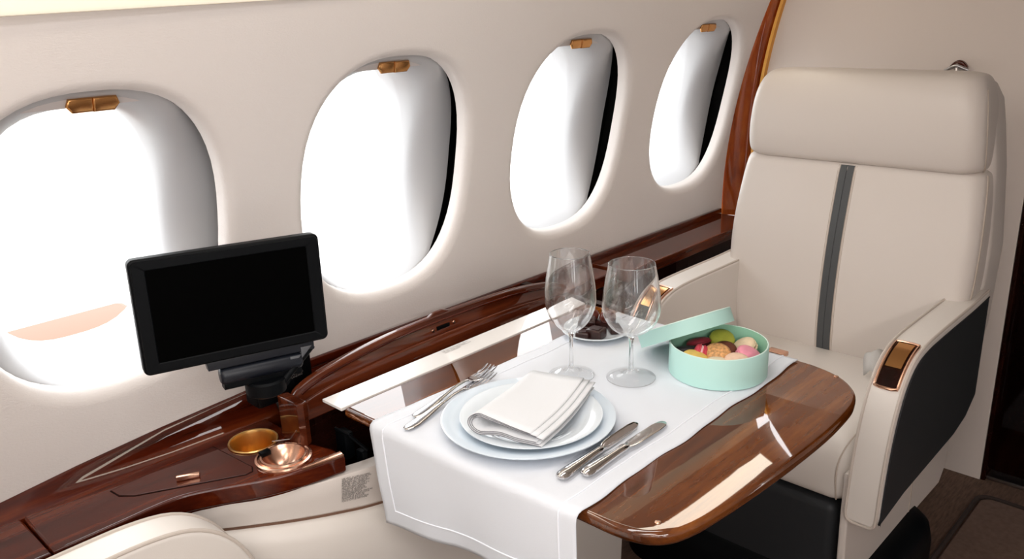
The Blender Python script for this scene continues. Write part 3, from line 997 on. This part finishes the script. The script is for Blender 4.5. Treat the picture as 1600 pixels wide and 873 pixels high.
ZP = 0.7078
chocolate('square dark chocolate at the front of the plate, under the glossy one', (1.160, 0.945, ZP), 0.5, (0.028, 0.026, 0.014))
chocolate('square dark chocolate lying at the right, beside the wide glass', (1.222, 0.918, ZP), 0.9, (0.034, 0.022, 0.012))
chocolate('glossy square dark chocolate topmost at the front right', (1.176, 0.926, ZP), 0.2, (0.030, 0.032, 0.019))
chocolate('square dark chocolate leaning at the left of the pile', (1.194, 0.962, ZP + 0.0145), 0.6, (0.030, 0.030, 0.012), (0.10, -0.06))
chocolate('square dark chocolate hidden under the leaning one', (1.192, 0.962, ZP), 0.4, (0.028, 0.028, 0.014))


def truffle(label, loc, r):
    bm = NB(); bmesh.ops.create_uvsphere(bm, u_segments=20, v_segments=14, radius=r)
    for v in bm.verts:
        v.co *= 1 + 0.05 * math.sin(v.co.x * 420) * math.cos(v.co.y * 390)
        v.co.z *= 0.88
    tag(obj('truffle', bm, 'choc2', local=True, origin=loc), label, 'chocolate', 'round truffles on the small plate')


truffle('round glazed truffle at the back left of the chocolate plate', (1.226, 0.976, ZP + 0.020), 0.0145)
truffle('round glazed truffle behind the glossy chocolate, right of the other', (1.234, 0.945, ZP + 0.020), 0.0150)
bm = NB(); box(bm, (0, 0, 0.0055), (0.03, 0.05, 0.011), 0.003); tag(obj('chocolate', bm, 'choc', local=True, origin=(1.232, 0.962, ZP - 0.0005)), 'long dark chocolate bar under the two truffles', 'chocolate', 'chocolates on the small plate').rotation_euler = (0, 0, 0.25)

# ================================================================== MINT BOX
BC = Vector((1.196, 0.677, 0.7042)); BR = 0.083; BH = 0.054
bm = NB()
lathe(bm, [(0, 0), (BR - 0.001, 0), (BR, 0.001), (BR, BH - 0.0005), (BR - 0.0004, BH)], 96)
bx = thing('gift_box', 'round mint green card box open and filled with macarons', 'box', tuple(BC))
obj('box_wall', bm, 'mint', bx, local=True)
bm = NB(); lathe(bm, [(BR - 0.0004, BH), (BR - 0.0010, BH + 0.0006), (BR - 0.0022, BH + 0.0006), (BR - 0.0026, BH)], 96); obj('rim', bm, 'mintedge', bx, local=True)
bm = NB(); lathe(bm, [(BR - 0.0026, BH), (BR - 0.0026, 0.002), (0, 0.002)], 96); obj('lining', bm, 'mint2', bx, local=True)
# leaning lid
u = Vector((0.79056529, 0.49019576, -0.36703492)); a = Vector((1.27435539 - 1.15159647, 0.69855979 - 0.80638625, 0.77567405 - 0.73649288)).normalized()
u = (u - a * u.dot(a)).normalized(); nrm = a.cross(u)
if nrm.z < 0: nrm = -nrm
LC = Vector((1.2165, 0.7545, 0.7545)) + nrm * 0.0035
Ml = frame(LC, a, nrm.cross(a))
LR = 0.0850; LH = 0.026
bm = NB()
lathe(bm, [(0, LH / 2), (LR - 0.001, LH / 2), (LR, LH / 2 - 0.001), (LR, -LH / 2), (LR - 0.0012, -LH / 2), (LR - 0.0012, LH / 2 - 0.002), (0, LH / 2 - 0.002)], 96, Ml)
lid = tag(obj('box_lid', bm, 'mint', origin=tuple(LC - Vector((0, 0, 0.03)))), 'round mint green lid leaning against the open macaron box', 'lid')
bm = NB(); lathe(bm, [(LR - 0.0022, LH / 2 - 0.0002), (LR - 0.0008, LH / 2 + 0.0003), (LR + 0.0003, LH / 2 - 0.0012)], 96, Ml); obj('lid_edge', bm, 'mintedge', lid)


def ruffle(r, z, n=36, amp=0.0006):
    return [(r + amp * math.sin(k * 2.4) + amp * math.sin(k * 5.1)) for k in range(n)]


def macaron(label, rgb, fill, loc, rot, r=0.0215, speck=False):
    nm = 'macaron_' + '_'.join(str(c) for c in rgb)
    if nm not in MAT:
        MAT[nm] = mat(nm, rgb, 0.55, bump=0.3, bscale=900, vary=0.42 if speck else 0.08, vscale=170 if speck else 90)
        MAT[nm + 'f'] = mat(nm + '_filling', fill, 0.6)
    t = thing('macaron', label, 'macaron', loc, group='macarons in the mint box')
    t.rotation_euler = rot
    for s in (1, -1):
        bm = NB()
        prof = [(0, 0.0125), (r * 0.35, 0.0122), (r * 0.65, 0.0112), (r * 0.88, 0.0090), (r * 0.98, 0.0066), (r * 0.985, 0.0055), (r * 0.955, 0.0050), (r * 1.02, 0.0042), (r * 1.03, 0.0030), (r * 0.97, 0.0018), (0, 0.0018)]
        V = lathe(bm, [(q, z * s) for q, z in prof], 36)
        for v in bm.verts:
            rr = math.hypot(v.co.x, v.co.y)
            if rr > r * 0.99:
                an = math.atan2(v.co.y, v.co.x); k = 1 + 0.02 * math.sin(an * 17) + 0.015 * math.sin(an * 29)
                v.co.x *= k; v.co.y *= k
        obj('shell', bm, nm, t, local=True)
    bm = NB(); lathe(bm, [(0, 0.002), (r * 0.90, 0.002), (r * 0.94, 0.0), (r * 0.90, -0.002), (0, -0.002)], 36); obj('filling', bm, nm + 'f', t, local=True)
    return t


# box floor is z=.706; a lower layer carries the visible ones
def mp(x, y, z): return (x, y, z)


macaron('lime green macaron at the back of the mint box', (186, 190, 74), (120, 70, 34), mp(1.244, 0.698, 0.7395), (0.25, -0.30, 0))
macaron('cream coloured macaron at the back right of the mint box', (228, 205, 172), (190, 150, 120), mp(1.242, 0.652, 0.7370), (-0.3, -0.45, 0))
macaron('pink macaron leaning on the right wall of the mint box', (236, 150, 170), (225, 180, 180), mp(1.216, 0.631, 0.7365), (0.40, 0.10, 0))
macaron('deep red macaron under the leaning lid', (142, 34, 50), (80, 20, 26), mp(1.208, 0.722, 0.7360), (-0.35, 0.1, 0))
macaron('black macaron at the left beneath the lid edge', (40, 38, 40), (30, 26, 28), mp(1.165, 0.722, 0.7350), (-0.3, 0.25, 0))
macaron('speckled tan macaron in the middle of the box', (214, 160, 104), (150, 90, 50), mp(1.180, 0.669, 0.7420), (0.10, -0.28, 0.2), speck=True)
macaron('chocolate brown macaron behind the speckled one', (104, 56, 38), (70, 34, 24), mp(1.212, 0.674, 0.7330), (0.15, -0.42, 0))
macaron('crimson macaron standing on its edge', (206, 70, 86), (240, 190, 190), mp(1.166, 0.694, 0.7390), (0.05, 1.30, 2.1), r=0.0175)
macaron('yellow macaron by the front left rim', (240, 205, 110), (230, 170, 60), mp(1.143, 0.690, 0.7385), (0.2, 0.05, 0))
macaron('peach macaron by the front right rim', (240, 204, 178), (220, 160, 130), mp(1.176, 0.630, 0.7370), (0.15, -0.15, 0))
macaron('pale vanilla macaron at the front rim', (238, 226, 196), (220, 200, 160), mp(1.149, 0.652, 0.7340), (0.05, -0.1, 0))
for i, (x, y, c, l) in enumerate([(1.22, 0.715, (170, 120, 90), 'coffee macaron in the bottom layer under the red one'), (1.235, 0.665, (120, 160, 90), 'pistachio macaron in the bottom layer under the lime one'), (1.205, 0.632, (230, 200, 150), 'beige macaron in the bottom layer under the pink one'), (1.152, 0.710, (150, 60, 60), 'raspberry macaron in the bottom layer under the black one'), (1.185, 0.675, (220, 180, 120), 'caramel macaron in the bottom layer under the speckled one'), (1.150, 0.655, (210, 210, 150), 'lemon macaron in the bottom layer under the vanilla one')]):
    macaron(l, c, (150, 100, 70), (x, y, 0.7192), (0, 0, i))

# ================================================================== MONITOR
MC = Vector((0.550, 1.100, 0.918))
d1 = Vector((0.966, -0.260, -0.022)).normalized(); nv = Vector((-0.26, -0.966, 0.05)); nv = (nv - d1 * nv.dot(d1)).normalized()
upv = nv.cross(d1)
if upv.z < 0: upv = -upv
Mm = frame(MC, d1, upv)   # e3 points to the viewer
if (Mm.to_3x3() @ Vector((0, 0, 1))).dot(nv) < 0:
    for i in range(3): Mm[i][2] *= -1
FM = lambda x, y, z: Mm @ Vector((x, y, z))
mon = thing('monitor', 'black flat screen monitor on a folding arm before the window', 'monitor', (0.66, 1.20, 0.655))
HWm, HHm = 0.1345, 0.0840
bm = NB(); plate(bm, rrect2(HWm, HHm, 0.009), -0.022, 0.0, 0.004, F=FM); obj('housing', bm, 'bplastic', mon)
bm = NB()
R = [[FM(*p, 0.0) for p in rrect2(HWm - 0.003, HHm - 0.003, 0.007)], [FM(*p, 0.0025) for p in rrect2(HWm - 0.004, HHm - 0.004, 0.006)], [FM(*p, 0.0025) for p in rrect2(0.1145, 0.0685, 0.002)], [FM(*p, 0.0008) for p in rrect2(0.1130, 0.0670, 0.002)]]
rings(bm, R); obj('bezel', bm, 'bplastic', mon)
bm = NB(); bm.faces.new([bm.verts.new(FM(*p, 0.0009)) for p in rrect2(0.1132, 0.0672, 0.002)]); obj('screen', bm, 'screen', mon)
MAT['bar'] = mat('blue_black_plastic', (17, 21, 30), 0.4, spec=0.4)
bm = NB(); plate(bm, [(-0.048, -0.098), (0.112, -0.098), (0.112, -0.084), (-0.050, -0.084)], -0.024, -0.006, 0.002, F=FM); obj('hinge_bar', bm, 'bar', mon)
bm = NB()
lathe(bm, [(0, -0.062), (0.010, -0.062), (0.0125, -0.060), (0.0135, -0.056), (0.0135, 0.056), (0.0125, 0.060), (0.010, 0.062), (0, 0.062)], 28, Matrix.Translation(FM(0.030, -0.112, -0.016)) @ Mm.to_3x3().to_4x4() @ Matrix.Rotation(PI / 2, 4, 'Y'))
obj('hinge_barrel', bm, 'bar', mon)
bm = NB(); plate(bm, [(-0.028, -0.134), (0.090, -0.134), (0.090, -0.112), (-0.028, -0.112)], -0.034, -0.010, 0.003, F=FM); obj('hinge_block', bm, 'bplastic', mon)
bm = NB(); c = FM(0.035, -0.142, -0.022)
lathe(bm, [(0, -0.014), (0.026, -0.014), (0.030, -0.011), (0.031, 0.008), (0.028, 0.011), (0, 0.011)], 36, Matrix.Translation(c)); obj('swivel', bm, 'bplastic', mon)
for (px, py) in ((0.098, -0.100), (0.080, -0.112)):
    bm = NB(); plate(bm, [(px - 0.008, py - 0.008), (px + 0.010, py + 0.010), (px - 0.008, py + 0.010)], -0.012, -0.004, 0.001, F=FM); obj('clip', bm, 'grey', mon)
bm = NB()
box(bm, (0.722, 1.255, 0.725), (0.056, 0.028, 0.14), 0.005)
tube(bm, [FM(0.06, -0.142, -0.022), (0.65, 1.18, 0.765), (0.718, 1.250, 0.775)], 0.013, 12)
tube(bm, [FM(0.050, -0.148, -0.010), FM(0.110, -0.092, -0.012)], 0.006, 10)
box(bm, (0.665, 1.245, 0.698), (0.075, 0.045, 0.050), 0.006)
obj('arm', bm, 'bplastic', mon)
bm = NB(); box(bm, (0.645, 1.219, 0.706), (0.020, 0.006, 0.009), 0.002); obj('release_button', bm, 'copper', mon)
Mt = frame((0.672, 1.2215, 0.716), (0.99, 0.0, 0.06), (0, 0, 1))
text('placard_text', ['PRESS TO STOW', 'MONITOR FOR TAXI', 'TAKEOFF LANDING'], 0.0050, 'inkw', Mt, mon, 0.9)

# ================================================================== SEAT
SY = 0.788
seat = thing('airplane_seat', 'cream leather cabin seat with charcoal stripe facing the table', 'seat', (1.75, 0.79, 0.0))


def ring_rr(cx, cy, hx, hy, r, z, n=8, bulge=0.0):
    P = []
    for x, y in rrect2(hx, hy, min(r, hx * 0.98, hy * 0.98), n):
        P.append(Vector((cx + x, cy + y, z)))
    return P


def upright(bm, tab, depth, rad, n=8):
    """tab rows: z, front x, half width; front face is at front x, body goes back by depth"""
    R = []
    for z, fx, hw, dd in tab:
        R.append(ring_rr(fx + dd / 2, SY, dd / 2, hw, rad, z, n))
    rings(bm, R, True, True, True)


def spl(tab, n):
    zs = [t[0] for t in tab]
    out = []
    for i in range(n + 1):
        z = lerp(zs[0], zs[-1], i / n)
        out.append((z,) + tuple(interp([(t[0], t[k]) for t in tab], z) for k in range(1, len(tab[0]))))
    return out


# backrest
def smooth_tab(tab, it=2):
    P = [tuple(t) for t in tab]
    for _ in range(it):
        Q = [P[0]]
        for a_, b_ in zip(P, P[1:]):
            Q += [tuple(x * 0.75 + y * 0.25 for x, y in zip(a_, b_)), tuple(x * 0.25 + y * 0.75 for x, y in zip(a_, b_))]
        Q.append(P[-1]); P = Q
    return P


bm = NB()
bt = smooth_tab([(0.44, 1.955, 0.245, 0.10), (0.445, 1.935, 0.258, 0.13), (0.47, 1.926, 0.268, 0.14), (0.56, 1.922, 0.285, 0.15), (0.66, 1.928, 0.296, 0.15), (0.76, 1.942, 0.297, 0.15), (0.86, 1.965, 0.290, 0.14), (0.912, 1.978, 0.284, 0.135), (0.926, 1.986, 0.280, 0.125), (0.932, 1.995, 0.272, 0.115)], 2)
upright(bm, bt, 0.13, 0.035)
back = obj('backrest', bm, 'leather', seat, angle=80)


def back_x(z): return interp([(t[0], t[1]) for t in bt], z)


# charcoal stripe with seam and stitch lines
SYs = 0.800
zs = [lerp(0.452, 0.924, i / 30) for i in range(31)]
bm = NB(); rings(bm, [[Vector((back_x(z) + o_, SYs + y, z)) for y, o_ in ((-0.0168, 0.001), (-0.0165, -0.0012), (-0.001, -0.0016), (0.0, -0.0004), (0.001, -0.0016), (0.0165, -0.0012), (0.0168, 0.001))] for z in zs], closed=False)
obj('centre_stripe', bm, 'stripe', back)['label'] = 'charcoal leather stripe down the backrest'
for s in (-1, 1):
    bm = NB(); tube(bm, [(back_x(z) - 0.0002, SYs + s * 0.0215, z) for z in zs], 0.0007, 5); obj('stitching', bm, 'stitch', back)
    bm = NB(); tube(bm, [(back_x(z) - 0.0002, SYs + s * 0.0178, z) for z in zs], 0.0012, 6); obj('seam', bm, 'stitch', back)
# piping down both sides of the backrest front
for s in (-1, 1):
    bm = NB()
    tube(bm, [(t[1] + 0.034, SY + s * (t[2] + 0.0004), t[0]) for t in bt[6:-6]], 0.0022, 6); obj('piping', bm, 'stitch', back)
# headrest
bm = NB()
ht = smooth_tab([(0.928, 1.998, 0.262, 0.10), (0.929, 1.980, 0.270, 0.13), (0.942, 1.967, 0.2765, 0.145), (0.985, 1.958, 0.276, 0.15), (1.035, 1.957, 0.272, 0.15), (1.080, 1.962, 0.266, 0.15), (1.112, 1.974, 0.258, 0.14), (1.132, 1.992, 0.248, 0.115), (1.139, 2.012, 0.234, 0.08), (1.140, 2.03, 0.21, 0.05)], 2)
upright(bm, ht, 0.15, 0.04)
for v in bm.verts:
    if v.co.z < 0.99:
        f = (0.99 - v.co.z) / 0.06
        v.co.z -= 0.010 * f * (1 - min(1, ((v.co.y - SY) / 0.26) ** 2)) - 0.002 * f
    # faint pull creases
    for yc, zc in ((0.905, 0.965), (0.70, 0.985)):
        g = math.exp(-((v.co.y - yc) / 0.012) ** 2 - ((v.co.z - zc) / 0.03) ** 2)
        if v.co.x < 2.0: v.co.x += 0.004 * g
head = obj('headrest', bm, 'leather', seat, angle=80)
for s in (-1, 1):
    bm = NB(); tube(bm, [(t[1] + 0.040, SY + s * (t[2] + 0.0002), t[0]) for t in ht[4:-14]], 0.0018, 6); obj('piping', bm, 'stitch', head)
# rear shell
bm = NB()
R = []
for z, fx, hw, dd in [(0.40, 2.05, 0.28, 0.10), (0.55, 2.05, 0.297, 0.11), (0.75, 2.065, 0.302, 0.10), (0.93, 2.080, 0.286, 0.085), (1.02, 2.08, 0.274, 0.08), (1.08, 2.08, 0.264, 0.075), (1.112, 2.082, 0.248, 0.066), (1.128, 2.088, 0.228, 0.052), (1.134, 2.096, 0.200, 0.036)]:
    R.append(ring_rr(fx + dd / 2 - 0.02, SY, dd / 2 + 0.02, hw, 0.03, z))
rings(bm, R, True, True, True); obj('rear_shell', bm, 'leather', seat, angle=80)
# seat cushion
bm = NB()
R = []
for x, zt, zb, hw in smooth_tab([(1.492, 0.400, 0.365, 0.20), (1.494, 0.425, 0.350, 0.232), (1.502, 0.452, 0.340, 0.245), (1.525, 0.478, 0.336, 0.250), (1.57, 0.492, 0.336, 0.2515), (1.70, 0.493, 0.336, 0.2515), (1.85, 0.478, 0.336, 0.2515), (1.96, 0.468, 0.336, 0.250)], 2):
    cz = (zt + zb) / 2; hz = (zt - zb) / 2
    R.append([Vector((x, 0.791 + p[0], cz + p[1])) for p in rrect2(hw, hz, min(0.035, hz * 0.95, hw * 0.95), 6)])
rings(bm, R, True, True, True); cus = obj('seat_cushion', bm, 'leather2', seat, angle=80)
bm = NB()
tube(bm, smooth_path([(1.497, 0.568, 0.345), (1.490, 0.571, 0.395), (1.495, 0.570, 0.432), (1.510, 0.563, 0.462), (1.545, 0.556, 0.482), (1.60, 0.551, 0.480)], 2), 0.0016, 6); obj('seam', bm, 'stitch', cus)
# charcoal base below the cushion
bm = NB(); box(bm, (1.73, 0.791, 0.190), (0.47, 0.452, 0.28), 0.022, 4); obj('base', bm, 'char', seat)
# cream side shells
for s in (-1, 1):
    bm = NB()
    y0 = 0.79 + s * 0.247
    plate(bm, [(1.478, 0.335), (1.484, 0.15), (1.50, 0.135), (2.08, 0.12), (2.12, 0.16), (2.12, 0.42), (1.48, 0.42)], -0.008, 0.008, 0.005, F=lambda x, z, t: Vector((x, y0 + t, z))); sd = obj('side_shell', bm, 'leather', seat)
    bm = NB(); tube(bm, [(1.86, y0 + s * 0.0082, 0.132), (1.862, y0 + s * 0.0082, 0.34)], 0.0015, 5); obj('seam', bm, 'stitch', sd)
# pedestal on the floor
bm = NB()
R = []
for z, g in ((0.0, 0.0), (0.09, 0.0), (0.125, -0.008), (0.142, -0.025), (0.147, -0.05)):
    R.append([Vector((1.705 + p[0], 0.79 + p[1], z)) for p in rrect2(0.235 + g, 0.315 + g, 0.10 + g, 10)])
rings(bm, R, True, True, True); obj('pedestal', bm, 'bplastic', seat)
# armrests
ARM = [(1.468, 0.330), (1.472, 0.400), (1.484, 0.480), (1.503, 0.548), (1.533, 0.606), (1.580, 0.645), (1.64, 0.658), (1.72, 0.6595), (1.85, 0.658), (1.95, 0.657), (2.045, 0.660)]
ARMs = [Vector((p.x, 0, p.y)) for p in smooth_path([(x, z) for x, z in ARM], 2)]
ARM2 = [(p.x, p.z) for p in ARMs]


def arm_at(s):
    """point and outward normal on the arm crest for arc fraction s"""
    D = [0]
    for a_, b_ in zip(ARMs, ARMs[1:]): D.append(D[-1] + (b_ - a_).length)
    q = s * D[-1]
    for i in range(len(D) - 1):
        if q <= D[i + 1] + 1e-9:
            f = (q - D[i]) / (D[i + 1] - D[i]); p = ARMs[i].lerp(ARMs[i + 1], f); t = (ARMs[i + 1] - ARMs[i]).normalized()
            return p, Vector((-t.z, 0, t.x))
    return ARMs[-1], Vector((0, 0, 1))


for yi, yo in ((0.541, 0.475), (1.041, 1.107)):
    side = 1 if yo > yi else -1
    out2 = ARM2 + [(2.045, 0.40), (1.98, 0.36), (1.90, 0.345), (1.60, 0.338), (1.50, 0.326), (1.476, 0.324)]
    bm = NB()
    ya, yb = min(yi, yo), max(yi, yo)
    plate(bm, out2, 0.0, yb - ya, 0.007, F=lambda x, z, t: Vector((x, ya + t, z)), seg=3)
    def pinch(p):
        t_ = min(1, max(0, (0.352 - p.z) / 0.028)); c_ = (1 - math.sqrt(max(0, 1 - t_ * t_))) * 0.022
        ym_ = (yi + yo) / 2
        if p.x < 1.60: p.y += math.copysign(min(c_, abs(p.y - ym_)), ym_ - p.y)
    bmesh.ops.bisect_plane(bm, geom=bm.verts[:] + bm.edges[:] + bm.faces[:], plane_co=(0, 0, 0.345), plane_no=(0, 0, 1))
    bmesh.ops.bisect_plane(bm, geom=bm.verts[:] + bm.edges[:] + bm.faces[:], plane_co=(0, 0, 0.333), plane_no=(0, 0, 1))
    for v in bm.verts: pinch(v.co)
    arm = obj('armrest', bm, 'leather2', seat, angle=60)
    # charcoal outer panel
    bm = NB()
    inn = offset2(out2, -0.012)
    plate(bm, inn, 0.0, 0.004, 0.0015, F=lambda x, z, t: Vector((x, yo + side * (t - 0.001), z))); obj('side_panel', bm, 'char', arm)['label'] = 'charcoal leather outer panel'
    bm = NB()
    y1_ = yi + side * 0.004; y2_ = yo - side * 0.003
    up_ = [p for p in ARMs if p.z > 0.352 or p.x > 1.6]
    pth = [(p.x, y1_, p.z) for p in reversed(up_)]
    for k in range(9):
        a_ = PI * k / 8
        sg = math.copysign(abs(math.cos(a_)) ** 0.55, math.cos(a_))
        pth.append((1.4685, lerp(y1_, y2_, 0.5 - 0.5 * sg), 0.350 - 0.024 * math.sin(a_) ** 0.55))
    pth += [(p.x, y2_, p.z) for p in up_]
    tube(bm, pth, 0.0030, 8); obj('piping', bm, 'pip', arm)
    # copper framed flap let into the crest
    ym = (yi + yo) / 2; hw = 0.0215
    s0, s1 = 0.342, 0.492
    P = []
    for k in range(15):
        p, nn_ = arm_at(lerp(s0, s1, k / 14)); P.append((p, nn_))
    bm = NB()
    loop = [(p + nn_ * 0.001 + Vector((0, ym - hw, 0))) for p, nn_ in P] + [(p + nn_ * 0.001 + Vector((0, ym + hw, 0))) for p, nn_ in reversed(P)]
    tube(bm, smooth_path(loop, 1, True), 0.0032, 8, closed=True); fr = obj('handle_frame', bm, 'copper', arm)
    bm = NB()
    rings(bm, [[p + nn_ * 0.0006 + Vector((0, ym - hw, 0)), p + nn_ * 0.0006 + Vector((0, ym + hw, 0))] for p, nn_ in P], closed=False); obj('handle_recess', bm, 'wdark', fr)
    bm = NB()
    rings(bm, [[p + nn_ * h_ + Vector((0, ym + w_, 0)) for w_, h_ in ((-hw * 0.74, 0.0012), (-hw * 0.70, 0.0040), (hw * 0.70, 0.0040), (hw * 0.74, 0.0012))] for p, nn_ in P[5:14]], True, True, True); obj('handle_flap', bm, 'gold', fr)
# folded grey lap belt beside the right armrest, and its copper buckle on the cushion
bm = NB()
R = []
for k in range(17):
    t = k / 16
    c = Vector((1.79 + 0.06 * t, 0.618 + 0.012 * math.sin(6 * t), 0.500 + 0.045 * math.sin(PI * t) + 0.008 * math.sin(9 * t)))
    R.append([c + Vector((0.010 * math.sin(5 * t), w, 0.010 * math.sin(w * 160 + 4 * t))) for w in (-0.026, -0.013, 0.0, 0.013, 0.026)])
rings(bm, R, closed=False); b = obj('lap_belt', bm, 'belt', seat, angle=180); solidify(b, 0.002)
b['label'] = 'folded grey belt webbing beside the armrest'
bm = NB(); box(bm, (1.765, 0.842, 0.502), (0.030, 0.046, 0.012), 0.003); obj('belt_buckle', bm, 'copper', seat)
for o in bpy.data.objects:
    if o.type == 'MESH' and o.name.split('.')[0] in ('tabletop', 'console_top', 'hatch', 'hinge_panel', 'ledge_board', 'housing', 'armrest', 'side_panel', 'side_shell'):
        md = o.modifiers.new('flat_faces', 'WEIGHTED_NORMAL'); md.keep_sharp = True; md.weight = 100
seat2 = dup(seat, 'cream seat in the left foreground, only its rounded armrest visible', (0.238, 0.77, 0.0), (0, 0, PI), 'cabin seats')
seat['group'] = 'cabin seats'
for ch in list(seat2.children):
    if ch.name.startswith('armrest'):
        for c in list(ch.children):
            if c.name.startswith('handle_frame'):
                for g in list(c.children): bpy.data.objects.remove(g)
                bpy.data.objects.remove(c)

# ================================================================== SMALL THINGS
# coat hook on the bulkhead
hk = thing('coat_hook', 'small dark wood and steel coat hook on the bulkhead above the headrest', 'hook', (2.38, 0.697, 1.11))
bm = NB()
plate(bm, [tuple(p) for p in smooth_path([(0.674, 1.110), (0.684, 1.124), (0.697, 1.130), (0.709, 1.124), (0.721, 1.110), (0.712, 1.106), (0.697, 1.112), (0.682, 1.106)], 2, True)], -0.016, 0.0, 0.004, F=YZ(2.38)); obj('back_plate', bm, 'wood', hk)
bm = NB()
tube(bm, smooth_path([(2.355, 0.670, 1.105), (2.352, 0.682, 1.110), (2.350, 0.697, 1.117), (2.352, 0.711, 1.110), (2.355, 0.724, 1.103)], 2), 0.0045, 10); obj('hook_bar', bm, 'satin', hk)
bm = NB(); tube(bm, [(2.38, 0.697, 1.122), (2.352, 0.697, 1.118), (2.350, 0.697, 1.095)], 0.003, 8); obj('stem', bm, 'chrome', hk)
bm = NB(); tube(bm, smooth_path([(2.355, 0.670, 1.104), (2.352, 0.670, 1.085), (2.356, 0.674, 1.078)], 2), 0.0012, 6); tube(bm, smooth_path([(2.355, 0.722, 1.104), (2.352, 0.722, 1.085), (2.356, 0.718, 1.078)], 2), 0.0012, 6); obj('wire', bm, 'chrome', hk)
hk.location.z += 0.013
# mat on the aisle floor
fm = thing('floor_mat', 'taupe carpet mat with dark bound edge on the aisle floor', 'mat', (1.6, 0.12, 0.0))
bm = NB(); plate(bm, rrect2(0.68, 0.345, 0.03, 5, 1.60, 0.13), 0.0, 0.009, 0.004); obj('pile', bm, 'matt', fm)
bm = NB(); tube(bm, [(x, y, 0.006) for x, y in rrect2(0.69, 0.355, 0.035, 6, 1.60, 0.13)], 0.006, 8, closed=True); obj('bound_edge', bm, 'matedge', fm)
